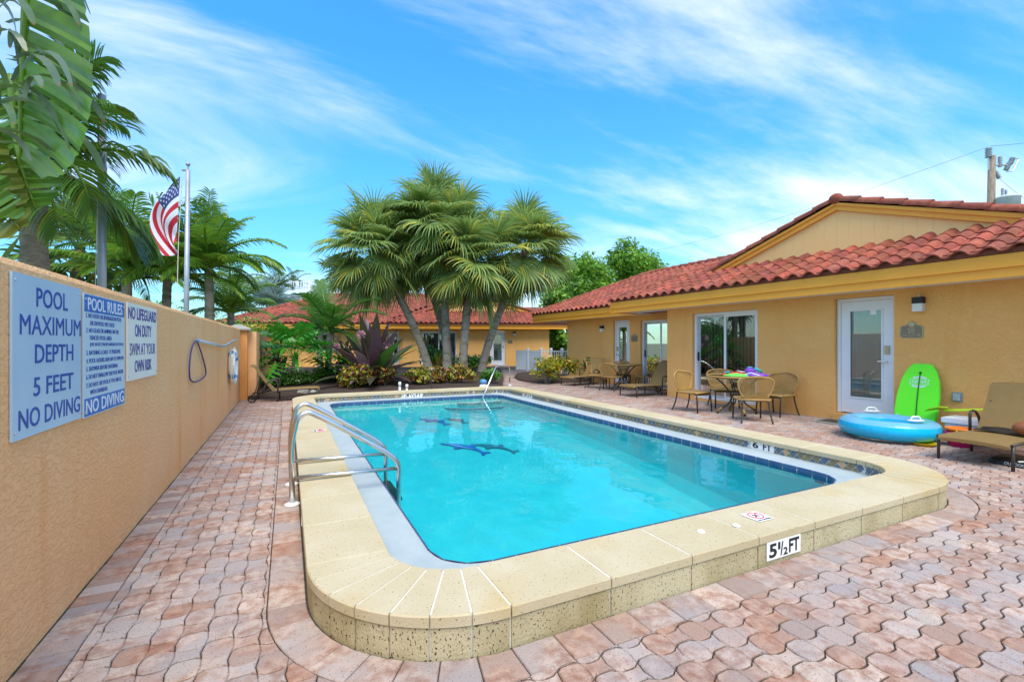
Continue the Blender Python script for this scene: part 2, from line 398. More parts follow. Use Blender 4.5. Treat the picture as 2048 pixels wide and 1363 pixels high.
def sheet_hole(name, outer, hole, z, matn, **k):
    """flat sheet with a hole: triangulated through a bridge"""
    import mathutils
    tri = mathutils.geometry.tessellate_polygon([[V(x, y, 0) for x, y in outer], [V(x, y, 0) for x, y in hole]])
    pts = list(outer)+list(hole); b = MB()
    fs = []
    for t in tri:
        a, c_, d = [pts[i] for i in t]
        fs.append(t if (c_[0]-a[0])*(d[1]-a[1])-(c_[1]-a[1])*(d[0]-a[0]) > 0 else t[::-1])
    b.add([(x, y, z) for x, y in pts], fs); return b.build(name, matn, **k)
inner_hole = rrect(PX0+.1, PY0+.1, PX1-.1, PY1-.1, PR-.1)
tag(sheet_hole('ground', [(-900, -900), (900, -900), (900, 900), (-900, 900)], inner_hole, -.06, 'soil'), kind='structure')
deck = sheet_hole('paver_deck', [(-.975, -3), (12, -3), (12, 24), (-.975, 24)], inner_hole, -.010, 'paver_sand'); tag(deck, kind='structure')

PAL = [(1.10, 1.06, 1.03), (1.0, .97, .96), (1.04, .92, .86), (.95, .79, .70), (.90, .89, .91), (1.16, 1.10, 1.02), (.88, .76, .70), (1.06, .97, .92), (.99, .95, .94), (1.20, 1.15, 1.10), (.95, .72, .60)]
SL, SP, SA = .214, .101, .0155
def swave(x): return math.tanh(2.2*math.sin(2*math.pi*x/SL))/.98
def lobe(x0, x1, n, y0, off, e0, e1, g0, g1):
    """half a paver between x0 and x1 (local), wavy long sides"""
    xs = [x0+(x1-x0)*i/n for i in range(n+1)]
    bot = [(x, y0-SP/2-SA*swave(x)+.0042) for x in xs]; top = [(x, y0+SP/2+SA*swave(x)-.0042) for x in xs]
    bot[0] = (bot[0][0]+g0, bot[0][1]); top[0] = (top[0][0]+g0, top[0][1]); bot[-1] = (bot[-1][0]-g1, bot[-1][1]); top[-1] = (top[-1][0]-g1, top[-1][1])
    poly = bot + [(x1+e1-g1, y0)] + top[::-1] + [(x0+e0+g0, y0)]
    return [(x+off, y) for x, y in poly]
def clip(poly, nx, ny, d):
    """keep nx*x+ny*y <= d"""
    out = []; n = len(poly)
    for i in range(n):
        a, b = poly[i], poly[(i+1) % n]; da, db = nx*a[0]+ny*a[1]-d, nx*b[0]+ny*b[1]-d
        if da <= 0: out.append(a)
        if da*db < 0:
            t = da/(da-db); out.append((a[0]+(b[0]-a[0])*t, a[1]+(b[1]-a[1])*t))
    return out
HOUSE_X, REC_X, REC_Y = 8.40, 9.30, 8.50
BED = [(-.62, 12.2), (.15, 12.15), (.62, 11.2), (5.25, 11.2), (5.85, 12.6), (7.2, 15.4), (8.6, 18.6), (10.2, 22.3), (-6, 30), (-6, 12.2)]
BED2 = [(7.25, 13.2), (7.7, 12.75), (8.6, 12.62), (9.3, 12.9), (9.3, 17.5), (8.6, 17.2), (7.7, 15.6), (7.2, 14.2)]
def inside(p, poly):
    r = False; n = len(poly); x, y = p
    for i in range(n):
        (x1, y1), (x2, y2) = poly[i], poly[(i+1) % n]
        if (y1 > y) != (y2 > y) and x < (x2-x1)*(y-y1)/(y2-y1)+x1: r = not r
    return r
stones = []
bx0, bx1, by0, by1, br = PX0-BW, PX1+BW, PY0-BW, PY1+BW, PR+BW
rnd = random.Random(11)
for n in range(-9, 202):
    y0 = n*SP
    for k in range(-9, 54):
        off = (k + (.5 if n % 2 else 0))*SL
        c = (off+SL*.45, y0)
        if c[0] < -.9 or c[0] > (HOUSE_X if y0 < REC_Y else (REC_X if y0 < 14.4 else 11))+.05: continue
        if inside(c, BED) or inside(c, BED2): continue
        if y0 > 14 and (c[0] < 5.5): continue
        lobes = [lobe(0, SL*.5, 5, y0, off, -.008, .006, .0026, .0006), lobe(SL*.5, SL, 5, y0, off, .006, -.008, .0006, .0026)]
        cuts = []; whole = True
        if c[0] < -.55: cuts.append((-1, 0, .797))
        if bx0-.3 < c[0] < bx1+.3 and by0-.3 < y0 < by1+.3:
            cxm = min(max(c[0], bx0+br), bx1-br); cym = min(max(y0, by0+br), by1-br)
            incor = (c[0] < bx0+br or c[0] > bx1-br) and (y0 < by0+br or y0 > by1-br)
            if incor:
                dx, dy = c[0]-cxm, y0-cym; l = math.hypot(dx, dy) or 1e-6; dx /= l; dy /= l
                if l < br-.12: continue
                cuts.append((-dx, -dy, -(dx*cxm+dy*cym)-br-.003))
            else:
                ds = [(bx0-c[0], (1, 0, bx0-.003)), (c[0]-bx1, (-1, 0, -bx1-.003)), (by0-y0, (0, 1, by0-.003)), (y0-by1, (0, -1, -by1-.003))]
                d_, cu_ = max(ds, key=lambda q: q[0])
                if d_ < -.13: continue
                cuts.append(cu_)
        out = []
        for p in lobes:
            for q in cuts:
                if len(p) > 2: p2 = clip(p, *q); whole = whole and len(p2) == len(p) and p2 == p; p = p2
            if len(p) > 2 and max(a[0] for a in p)-min(a[0] for a in p) > .012 and max(a[1] for a in p)-min(a[1] for a in p) > .012: out.append(p)
        if out: stones.append((c, out, whole))
cand = sorted([i for i, s_ in enumerate(stones) if s_[2] and in_view((*s_[0], 0), 0)], key=lambda i: stones[i][0][0]**2+stones[i][0][1]**2)[:300]
cand = set(cand); rest = MB()
variants = {}
for par in range(2):
    for ci, colr in enumerate(PAL):
        b = MB(); b.col = colr
        for p in [lobe(0, SL*.5, 5, 0, -SL*.45, -.008, .006, .0026, .0006), lobe(SL*.5, SL, 5, 0, -SL*.45, .006, -.008, .0006, .0026)]: b.prism(p, -.012, 0, .0045)
        variants[ci] = b.mesh('paver', 'paver')
    break
for i, (c, polys, whole) in enumerate(stones):
    dz = rnd.uniform(-.0018, .0018); ci = rnd.randrange(len(PAL))
    # paving laid in drifts: neighbouring stones tend to the same batch
    if noise.noise(V(c[0]*.9, c[1]*.9, 3.3)) > .18: ci = rnd.choice((2, 3, 6, 10, 7))
    if i in cand:
        o = place('paver', variants[ci], deck, loc=(c[0], c[1], dz)); o.rotation_euler = (rnd.uniform(-.012, .012), rnd.uniform(-.008, .008), rnd.uniform(-.008, .008))
    else:
        rest.col = PAL[ci]
        for p in polys:
            if c[1] < 8.5: rest.prism(p, dz-.010, dz, .0045)
            else: rest.add([(x, y, dz) for x, y in p], [tuple(range(len(p)))])
tag(rest.build('paver_field', 'paver', deck), kind='stuff')
# soldier course along the boundary wall
y = -1.0; bl = MB()
far_sold = MB(); y = -.6
while y < 12.1:
    h_ = .104; c = rnd.choice(PAL); b = MB(); b.col = tuple(v*.93 for v in c)
    if 1.9 < y < 9.5:
        b.prism([(-.0835, -.05), (.0835, -.05), (.0835, .05), (-.0835, .05)], -.012, 0, .005)
        place('edging_brick', b.mesh('edging_brick', 'paver'), deck, loc=(-.886, y, rnd.uniform(-.002, .002)))
    else:
        far_sold.col = b.col; far_sold.prism([(-.9695, y-.05), (-.8025, y-.05), (-.8025, y+.05), (-.9695, y+.05)], -.012, 0, .005)
    y += h_
tag(far_sold.build('edging_bricks_beyond', 'paver', deck), kind='stuff')
# border course hugging the pool kerb
def stations(x0, y0, x1, y1, r, lens, ncor):
    """joint positions round a rounded rectangle: list of (centre or None, outward normal angle, point)"""
    st = []
    sides = [((x0+r, y0), (x1-r, y0), 270), ((x1, y0+r), (x1, y1-r), 0), ((x1-r, y1), (x0+r, y1), 90), ((x0, y1-r), (x0, y0+r), 180)]
    cors = [(x1-r, y0+r, 270), (x1-r, y1-r, 0), (x0+r, y1-r, 90), (x0+r, y0+r, 180)]
    for (a, b, ang), (cx_, cy_, a0) in zip(sides, cors):
        L_ = math.hypot(b[0]-a[0], b[1]-a[1]); m = max(1, round(L_/lens))
        for i in range(m): st.append((a[0]+(b[0]-a[0])*i/m, a[1]+(b[1]-a[1])*i/m, ang, 0))
        for i in range(ncor): 
            q = a0+90*i/ncor; st.append((cx_+r*math.cos(R(q)), cy_+r*math.sin(R(q)), q, 1))
    return st
def ring_stones(st, w_in, w_out, gap, corner_sub, fn):
    """calls fn(i, polygon) for the piece between consecutive joints; polygon spans outward offset w_in..w_out"""
    n = len(st)
    for i in range(n):
        a, b = st[i], st[(i+1) % n]
        qa, qb = a[2], b[2]
        if qb < qa-1: qb += 360
        m = corner_sub if abs(qb-qa) > .5 else 1
        inn, out = [], []
        for k in range(m+1):
            t = k/m; q = qa+(qb-qa)*t
            if abs(qb-qa) > .5:
                # on the arc: centre from a
                if k == 0: cen = (a[0]-PRR[0]*math.cos(R(qa)), a[1]-PRR[0]*math.sin(R(qa)))
                x, y_ = cen[0]+PRR[0]*math.cos(R(q)), cen[1]+PRR[0]*math.sin(R(q))
            else: x, y_ = a[0]+(b[0]-a[0])*t, a[1]+(b[1]-a[1])*t
            nx, ny = math.cos(R(q)), math.sin(R(q))
            inn.append((x+nx*w_in, y_+ny*w_in)); out.append((x+nx*w_out, y_+ny*w_out))
        def shr(L_):
            L_ = list(L_); dx, dy = L_[1][0]-L_[0][0], L_[1][1]-L_[0][1]; l = math.hypot(dx, dy) or 1
            L_[0] = (L_[0][0]+dx/l*gap, L_[0][1]+dy/l*gap)
            dx, dy = L_[-1][0]-L_[-2][0], L_[-1][1]-L_[-2][1]; l = math.hypot(dx, dy) or 1
            L_[-1] = (L_[-1][0]-dx/l*gap, L_[-1][1]-dy/l*gap); return L_
        fn(i, shr(out)+shr(inn)[::-1])
PRR = [PR]
bst = stations(PX0, PY0, PX1, PY1, PR, .205, 8)
def border(i, poly):
    b = MB(); b.col = rnd.choice(PAL); b.prism(poly, -.012, rnd.uniform(-.001, .002), .005); b.build('border_paver', 'paver', deck)
ring_stones(bst, .006, BW-.002, .0025, 2, border)
bed = MB()
for poly in (BED, BED2):
    n = len(poly); cx_ = sum(p[0] for p in poly)/n; cy_ = sum(p[1] for p in poly)/n
    # mounded mulch: rim on the deck, rising inwards
    rings = []
    for k, z in ((1.0, -.01), (.97, .05), (.85, .11), (.6, .16), (.3, .2)):
        rg = []
        for i in range(n):
            for t in (0, .25, .5, .75):
                x = poly[i][0]+(poly[(i+1) % n][0]-poly[i][0])*t; y_ = poly[i][1]+(poly[(i+1) % n][1]-poly[i][1])*t
                x, y_ = cx_+(x-cx_)*k, cy_+(y_-cy_)*k
                rg.append((x, y_, z+(.03*noise.noise(V(x*2, y_*2, 0)) if k < 1 else 0)))
        rings.append(rg)
    m = len(rings[0])
    for a, b in zip(rings, rings[1:]): bed.strip(a+[a[0]], b+[b[0]])
    bed.add(rings[-1], [tuple(range(m))])
tag(bed.build('planting_bed', 'mulch', smooth=True), kind='structure')

# ================================================================== POOL
pool = thing('swimming_pool', (PX0, PY0, 0), 'rectangular pool with raised coral stone kerb, round corners and turquoise basin', 'swimming pool')
CT, CW = .18, .40
cst = stations(PX0, PY0, PX1, PY1, PR, .56, 7)
cm = {}
def coping(i, poly):
    b = MB(); b.prism(poly, .132, CT+rnd.uniform(-.0005, .001), .006); b.build('coping_stone', 'coping', pool, True)
def riser(i, poly):
    b = MB(); b.prism(poly, -.01, .129, .003); b.build('kerb_slab', 'coping_face', pool, True)
ring_stones(cst, -CW, .004, .0035, 5, coping)
ring_stones(cst, -.05, -.004, .005, 5, riser)
core = MB()                                             # mortar behind and between the slabs
for (i0, z0, i1, z1) in ((-.012, -.01, -.012, .1765), (-.012, .1765, -CW+.012, .1765)):
    a = [(x, y_, z0) for x, y_ in rrect(PX0-i0-0, PY0-i0, PX1+i0, PY1+i0, PR+i0)]; c = [(x, y_, z1) for x, y_ in rrect(PX0-i1, PY0-i1, PX1+i1, PY1+i1, PR+i1)]
    core.strip(a+[a[0]], c+[c[0]])
core.build('mortar', 'grout', pool, True)
IW = CW-.02                                             # face of the waterline band, set back under the coping
WX0, WX1, WY0, WY1 = .775, 4.66, 2.45, 10.32            # edge of the water
LZ, WZ = .045, .006
NB = 12
ia = rrect(PX0+IW, PY0+IW, PX1-IW, PY1-IW, PR-IW, NB); wa = rrect(WX0, WY0, WX1, WY1, .28, NB)
b = MB(); b.strip([(x, y_, LZ) for x, y_ in ia+ia[:1]], [(x, y_, .158) for x, y_ in ia+ia[:1]]); b.build('band_backing', 'grout', pool, True)
b = MB(); b.strip([(x, y_, LZ+.004) for x, y_ in ia+ia[:1]], [(x, y_, LZ-.006) for x, y_ in wa+wa[:1]]); b.build('overflow_ledge', 'plaster', pool, True)
# blue edging tiles on the lip
def pathwalk(poly, step):
    """points every step along a closed polyline, with tangent"""
    P = [Vector((*p, 0)) for p in poly]+[Vector((*poly[0], 0))]; out = []; acc = 0; nxt = 0
    for a, c in zip(P, P[1:]):
        l = (c-a).length
        while nxt <= acc+l and l > 1e-9:
            out.append((a+(c-a)*((nxt-acc)/l), (c-a)/l)); nxt += step
        acc += l
    return out
tiles = pathwalk(wa, .152)
for (p, t), (p2, t2) in zip(tiles, tiles[1:]+tiles[:1]):
    if (p2-p).length > .2: continue
    n_ = V(-t.y, t.x, 0); t3 = (p2-p).normalized(); b = MB()          # n_ points inwards, to the water
    q0, q1 = p+t3*.003, p2-t3*.003
    b.add([q0-n_*.008+V(0,0,LZ), q1-n_*.008+V(0,0,LZ), q1+n_*.004+V(0,0,LZ-.002), q0+n_*.004+V(0,0,LZ-.002), q0+n_*.004+V(0,0,-.06), q1+n_*.004+V(0,0,-.06)], [(0,1,2,3), (3,2,5,4)])
    b.build('edge_tile', 'blue_tile', pool, True)
# waterline band: harlequin tiles
DW, DZ0, DZ1 = .082, .052, .150
dm = {}
dia = pathwalk(ia, DW); n_dia = 0
markers = [(4.97, 3.535, .30), (2.63, 10.62, .44), (4.97, 9.35, .40)]
loose = MB(); MN = ['band_olive', 'band_slate', 'band_tan']
for p, t in dia:
    if any(math.hypot(p.x-mx_, p.y-my_) < mw/2+.02 for mx_, my_, mw in markers): continue
    n_ = V(-t.y, t.x, 0)*.004; zc_ = (DZ0+DZ1)/2-.006; hh = (DZ1-DZ0)/2-.008
    colr = rnd.choice((0, 0, 0, 1, 1, 2))
    def dpts(cx_, hw, up):
        c0 = p+t*cx_+n_
        return c0, hw
    quad = [p+n_+V(0,0,zc_-hh), p+n_+t*(DW/2-.004)+V(0,0,zc_), p+n_+V(0,0,zc_+hh), p+n_-t*(DW/2-.004)+V(0,0,zc_)]
    q2 = p+t*DW/2+n_
    triu = [q2+V(0,0,zc_+.006), q2+t*(DW/2-.006)+V(0,0,zc_+hh), q2-t*(DW/2-.006)+V(0,0,zc_+hh)]
    trid = [q2+V(0,0,zc_-.006), q2-t*(DW/2-.006)+V(0,0,zc_-hh), q2+t*(DW/2-.006)+V(0,0,zc_-hh)]
    seen = p.x > 4.5 or p.y > 10.3
    if seen and n_dia < 200:
        b = MB(); b.add(quad, [(0,1,2,3)]); b.build('band_tile', MN[colr], pool, True); n_dia += 1
    else: loose.mi = colr; loose.add(quad, [(0,1,2,3)])
    loose.mi = rnd.choice((0, 1, 1)); loose.add(triu, [(0,1,2)]); loose.mi = rnd.choice((0, 1, 1)); loose.add(trid, [(0,1,2)])
    loose.mi = rnd.choice((0, 2, 0)); a0 = p+n_-t*(DW/2-.003)+V(0,0,DZ1-.008); loose.add([a0, a0+t*(DW-.006), a0+t*(DW-.006)+V(0,0,.012), a0+V(0,0,.012)], [(0,1,2,3)])
tag(loose.build('band_infill_tiles', MN, pool, True), kind='stuff')
# basin: apparent depth slopes from shallow far end to deep near end
ba = rrect(WX0+.006, WY0+.006, WX1-.006, WY1-.006, .28, NB)
def fz(y_):
    t = max(0, min(1, (y_-3.0)/6.0)); return -.92+.62*t*(1.6-.6*t)
b = MB(); prev = None
for ins_, k in ((0, .03), (.015, .35), (.06, .62), (.15, .82), (.28, .93), (.45, .985), (.6, 1.0)):
    ring = [(x, y_, min(-.03, fz(y_)*k)) for x, y_ in rrect(WX0+.006+ins_, WY0+.006+ins_, WX1-.006-ins_, WY1-.006-ins_, max(.06, .28-ins_*.3), NB)]
    rg2 = []
    for i_, q_ in enumerate(ring):
        rg2.append(q_); nx_ = ring[(i_+1) % len(ring)]
        if i_ % (NB+1) == NB:
            for m_ in range(1, 30): yy_ = q_[1]+(nx_[1]-q_[1])*m_/30; rg2.append((q_[0]+(nx_[0]-q_[0])*m_/30, yy_, min(-.03, fz(yy_)*k)))
    ring = rg2
    if prev: b.strip(prev+prev[:1], ring+ring[:1])
    prev = ring
b.build('basin_wall', 'basin', pool, True, True)
ys = [WY0+.58+(WY1-WY0-1.16)*i/30 for i in range(31)]; b = MB()
b.strip([(WX0+.6, y_, fz(y_)-.001) for y_ in ys], [(WX1-.6, y_, fz(y_)-.001) for y_ in ys]); b.build('basin_floor', 'basin', pool, True, True)
for k, (r_, z) in enumerate(((.95, -.20), (.62, -.10))):           # round entry steps at the shallow end
    b = MB(); arc = [(4.2+r_*math.cos(R(180+180*i/20)), WY1+.02+.62*r_*math.sin(R(180+180*i/20))) for i in range(21)]
    b.prism(arc, -.6, z, .01); st_ = b.build('entry_step', 'basin', pool, True)
    e = MB(); e.tube([(x, y_, z+.002) for x, y_ in arc], .012, 5); e.build('step_edging', 'blue_tile', st_, True)
# depth markers
def marker(parts, o, x, y_, w_, h_):
    f = frame(o, x, y_); b = MB(); b.add([f @ V(0,0,.003), f @ V(w_,0,.003), f @ V(w_,h_,.003), f @ V(0,h_,.003), f @ V(0,0,-.002), f @ V(w_,0,-.002), f @ V(w_,h_,-.002), f @ V(0,h_,-.002)],
        [(0,1,2,3), (0,4,5,1), (1,5,6,2), (2,6,7,3), (3,7,4,0)])
    m = b.build('depth_marker', 'decal', pool, True)
    for tx, x0, y0, tw, th in parts: text_mb(tx, tw*w_, th*h_, 'lettering', 'black', m, f @ Matrix.Translation(V(x0*w_, y0*h_, .0035)), depth=.001, bold=.03)
HALF = lambda a: [(a, .06, .12, .22, .76), ('1', .315, .48, .065, .40), ('/', .385, .12, .085, .76), ('2', .475, .09, .125, .42), ('FT', .64, .13, .31, .76)]
marker(HALF('5'), (2.525, PY0-.0005, .022), (1,0,0), (0,0,1), .315, .108)
marker([('6', .08, .14, .26, .72), ('FT', .54, .12, .36, .74)], (PX1-IW-.004, 3.68, .05), (0,-1,0), (0,0,1), .29, .103)
marker(HALF('3'), (2.41, PY1-IW-.004, .05), (1,0,0), (0,0,1), .43, .103)
marker(HALF('3'), (PX1-IW-.004, 9.55, .05), (0,-1,0), (0,0,1), .40, .103)
marker(HALF('5'), (PX0+.0005, 3.85, .022), (0,-1,0), (0,0,1), .315, .108)
def decal(o, x, y_, s_):
    f = frame(o, x, y_); b = MB(); b.add([f @ V(0,0,.003), f @ V(s_,0,.003), f @ V(s_,s_,.003), f @ V(0,s_,.003)], [(0,1,2,3)])
    m = b.build('no_diving_tile', 'decal', pool, True)
    e = MB(); e.tube([f @ V(s_*(.5+.33*math.cos(R(a))), s_*(.58+.33*math.sin(R(a))), .004) for a in range(0, 361, 20)], s_*.028, 4, False)
    e.tube([f @ V(s_*.25, s_*.36, .004), f @ V(s_*.75, s_*.8, .004)], s_*.025, 4); e.build('red_ring', 'toy_red', m, True)
    e = MB(); e.tube([f @ V(s_*.36, s_*.66, .004), f @ V(s_*.5, s_*.6, .004), f @ V(s_*.62, s_*.45, .004)], s_*.03, 4); e.tube([f @ V(s_*.5, s_*.6, .004), f @ V(s_*.42, s_*.45, .004)], s_*.025, 4); e.build('diver_figure', 'black', m, True)
    text_mb('NO DIVING', s_*.84, s_*.11, 'lettering', 'black', m, f @ Matrix.Translation(V(s_*.08, s_*.06, .0035)), depth=.001, bold=.02)
decal((2.655, 1.905, CT+.001), (1,0,0), (0,1,0), .14)
decal((.30, 6.45, CT+.001), (0,-1,0), (1,0,0), .14)
for x, y_ in ((2.21, 1.965), (2.475, 1.935)):
    b = MB(); b.lathe([(.024, 0), (.024, .004), (.018, .007)], (x, y_, CT+.001), 14); b.build('anchor_cap', 'decal', pool, True)
# dolphin mosaics on the floor
DOL = [(-.5,.02),(-.40,.06),(-.30,.13),(-.12,.17),(.02,.165),(.06,.26),(.13,.235),(.15,.13),(.30,.05),(.40,-.02),(.50,.05),(.53,.0),(.47,-.06),(.50,-.17),(.44,-.16),(.38,-.07),(.24,-.01),(.08,.0),(-.02,-.03),(-.06,-.14),(-.13,-.12),(-.14,-.02),(-.30,.0),(-.42,-.01)]
def dolphin(x, y_, sc, rot, m1, m2, nm):
    c_, s_ = math.cos(rot), math.sin(rot); P = [(x+sc*(a*c_-b_*s_), y_+sc*(a*s_+b_*c_)) for a, b_ in DOL]
    b = MB(); b.add([(px_, py_, fz(py_)+.012) for px_, py_ in P], [tuple(range(len(P)))]); o = b.build(nm, m1, pool, True)
    if m2:
        Q = [(x+sc*(a*c_-b_*s_), y_+sc*(a*s_+b_*c_)) for a, b_ in ((-.42,.0),(-.30,.015),(-.14,.0),(.0,-.01),(.22,.0),(.1,.03),(-.1,.06),(-.3,.05))]
        b = MB(); b.add([(px_, py_, fz(py_)+.016) for px_, py_ in Q], [tuple(range(len(Q)))]); b.build('belly', m2, o, True)
dolphin(2.68, 9.15, .95, R(-62), 'dolphin', 'dolphin_pale', 'dolphin_mosaic')
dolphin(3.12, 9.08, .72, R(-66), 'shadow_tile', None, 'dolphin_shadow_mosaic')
dolphin(2.58, 7.1, .95, R(-50), 'dolphin', 'dolphin_pale', 'dolphin_mosaic')
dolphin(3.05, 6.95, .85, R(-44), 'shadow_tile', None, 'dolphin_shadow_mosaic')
wsurf = rrect(WX0+.002, WY0+.002, WX1-.002, WY1-.002, .28, NB); b = MB(); b.add([(x, y_, WZ) for x, y_ in wsurf], [tuple(range(len(wsurf)))])
tag(b.build('water', 'water'), kind='structure')
# ladder rails at the near left, with flanges and treads
lad = thing('pool_ladder', (.04, 4.4, 0), 'stainless steel ladder with twin arched grab rails beside the signed wall', 'pool ladder')
for yy in (4.10, 4.69):
    pts = fillet([(.035, yy, 0), (.025, yy, .48), (.07, yy, .70), (.15, yy, .745), (.30, yy, .66), (.80, yy, .335), (.885, yy, .24), (.885, yy, -.75)], .13, 7)
    b = MB(); b.tube(pts, .0215, 12); b.build('grab_rail', 'steel', lad, True, True)
    b = MB(); b.tube([(.03, yy, .215), (.885, yy, .195)], .017, 10); b.build('cross_bar', 'steel', lad, True, True)
    b = MB(); b.lathe([(.058, 0), (.058, .012), (.034, .022)], (.035, yy, .001), 18); b.build('flange', 'white_plastic', lad, True, True)
for z in (-.10, -.36, -.62):
    b = MB(); b.box((.82, 4.12, z), (.92, 4.67, z+.03)); b.build('tread', 'black', lad, True)
hr = thing('entry_handrail', (5.28, 10.95, CT), 'steel figure-four handrail over the shallow entry steps', 'handrail')
b = MB(); b.tube(fillet([(5.27, 10.93, CT), (5.27, 10.93, .70), (4.82, 10.80, .72), (4.05, 10.02, -.15)], .12, 7), .02, 10); b.build('rail_tube', 'steel', hr, True, True)
b = MB(); b.lathe([(.05, 0), (.05, .012), (.03, .02)], (5.27, 10.93, CT+.001), 14); b.build('flange', 'white_plastic', hr, True, True)

# ================================================================== BOUNDARY WALL
wall = thing('boundary_wall', (-1.07, 5, 0), 'long peach stucco wall carrying the pool signs', 'wall')
b = MB(); n = 60
prof = [(-.97, -.05), (-.97, 1.605), (-.982, 1.63), (-1.0, 1.637), (-1.14, 1.637), (-1.158, 1.63), (-1.17, 1.605), (-1.17, -.05)]
ysw = [-3+(12.17+3)*i/n for i in range(n+1)]
for (x0, z0), (x1, z1) in zip(prof, prof[1:]):
    b.strip([(x1, y, z1+(.006*noise.noise(V(y*.7, 0, 1)) if z1 > 1 else 0)) for y in ysw], [(x0, y, z0+(.006*noise.noise(V(y*.7, 0, 1)) if z0 > 1 else 0)) for y in ysw])
b.add([(x, -3, z) for x, z in prof], [tuple(range(len(prof)))]); b.add([(x, 12.17, z) for x, z in prof], [tuple(range(len(prof)-1, -1, -1))])
b.build('wall_panel', 'stucco_peach', wall, True)
b = MB()
for i in range(150):
    y0_ = 1.0+.0745*i; hh_ = .004+.012*abs(noise.noise(V(y0_*3, 1, 0))); b.box((-.9705, y0_, -.008), (-.9705+.004+.008*abs(noise.noise(V(y0_*5, 4, 0))), y0_+.074, hh_))
b.build('moss_line', 'moss', wall, True)
b = MB(); b.box((-.84, 12.4, -.05), (-.66, 18.5, 1.57)); b.build('return_panel', 'stucco_peach', wall, True)
for (x, y, s_, z1) in ((-1.02, 12.36, .19, 1.60), (-.75, 18.7, .22, 1.60)):
    b = MB(); b.box((x-s_, y-s_, -.05), (x+s_, y+s_, z1)); pil = b.build('pillar', 'pillar_paint', wall, True)
    b = MB(); e = s_+.08
    b.box((x-e, y-e, z1), (x+e, y+e, z1+.035)); b.add([(x-e, y-e, z1+.035), (x+e, y-e, z1+.035), (x+e, y+e, z1+.035), (x-e, y+e, z1+.035), (x-.06, y-.06, z1+.13), (x+.06, y-.06, z1+.13), (x+.06, y+.06, z1+.13), (x-.06, y+.06, z1+.13)],
        [(0,1,5,4), (1,2,6,5), (2,3,7,6), (3,0,4,7), (4,5,6,7)]); b.build('cap', 'concrete', pil, True)
# ------------------------------------------------------------------ signs on the wall
WXF = -.964
def sign(name, label, y0, y1, z0, z1, matn, tilt=0):
    t = thing(name, (WXF, (y0+y1)/2, z0), label, 'sign')
    b = MB(); b.box((WXF-.004, y0, z0), (WXF+.004, y1, z1)); p = b.build('sign_plate', matn, t, True)
    for y, z in ((y0+.02, z0+.03), (y1-.02, z0+.03), (y0+.02, z1-.03), (y1-.02, z1-.03)):
        b = MB(); b.ell((WXF+.005, y, z), (.004, .007, .007), 8, 4); b.build('screw', 'galvanised', t, True)
    return t
def sline(t, txt, yc, z, w_, h_, m, bold=.0):
    f = frame((WXF+.0045, yc-w_/2, z), (0, 1, 0), (0, 0, 1)); text_mb(txt, w_, h_, 'lettering', m, t, f, depth=.0012, bold=bold)
t = sign('depth_sign', 'light blue pool maximum depth sign, nearest the camera on the wall', 2.455, 3.12, .915, 1.58, 'sign_blue')
for tx, yc, z, w_, h_ in (('POOL', 2.80, 1.455, .31, .083), ('MAXIMUM', 2.81, 1.335, .60, .083), ('DEPTH', 2.825, 1.215, .385, .08), ('5 FEET', 2.82, 1.075, .40, .08), ('NO DIVING', 2.80, .95, .60, .082)):
    sline(t, tx, yc, z, w_, h_, 'print_blue', .0 if 'M' in tx else .008)
t = sign('pool_rules_sign', 'pale blue pool rules list with blue bands, middle sign on the wall', 3.155, 3.825, .905, 1.565, 'sign_pale')
for z0, z1 in ((1.468, 1.56), (.91, 1.005)):
    b = MB(); b.box((WXF, 3.16, z0), (WXF+.0046, 3.82, z1)); b.build('colour_band', 'print_band', t, True)
for tx, z, w_, h_ in (('POOL RULES', 1.479, .57, .068), ('NO DIVING', .921, .62, .074)):
    f = frame((WXF+.0048, 3.49-w_/2, z), (0, 1, 0), (0, 0, 1)); text_mb(tx, w_, h_, 'lettering', 'print_white', t, f, depth=.0012, bold=.012)
rules = [('1. NO FOOD OR BEVERAGES IN POOL', 0, .57), ('OR ON POOL WET DECK', .05, .39), ('2. NO GLASS OR ANIMALS IN THE', 0, .52), ('FENCED POOL AREA', .05, .34), ('(OR 50 FEET FROM UNFENCED POOL)', .05, .56),
         ('3. BATHING LOAD: 17 PERSONS', 0, .55), ('4. POOL HOURS: 8AM AM TO 9PM PM', 0, .61), ('5. SHOWER BEFORE ENTERING', 0, .50), ('6. DO NOT SWALLOW THE POOL WATER', 0, .61), ('7. DO NOT USE POOL IF YOU ARE ILL', 0, .575), ('WITH DIARRHEA', .05, .27)]
zz = [1.437, 1.398, 1.358, 1.318, 1.279, 1.237, 1.193, 1.150, 1.107, 1.062, 1.022]
for (tx, dx, w_), z in zip(rules, zz):
    sline(t, tx, 3.185+dx+w_/2, z, w_, .024, 'print_blue', .0)
t = sign('lifeguard_sign', 'cream no lifeguard on duty sign, smallest of the three wall signs', 3.885, 4.65, 1.045, 1.575, 'sign_cream')
for tx, z, w_, h_ in (('NO LIFEGUARD', 1.465, .73, .085), ('ON DUTY', 1.345, .43, .088), ('SWIM AT YOUR', 1.215, .66, .085), ('OWN RISK', 1.095, .44, .085)):
    sline(t, tx, 4.265, z, w_, h_, 'print_navy', .0 if 'M' in tx else .018)
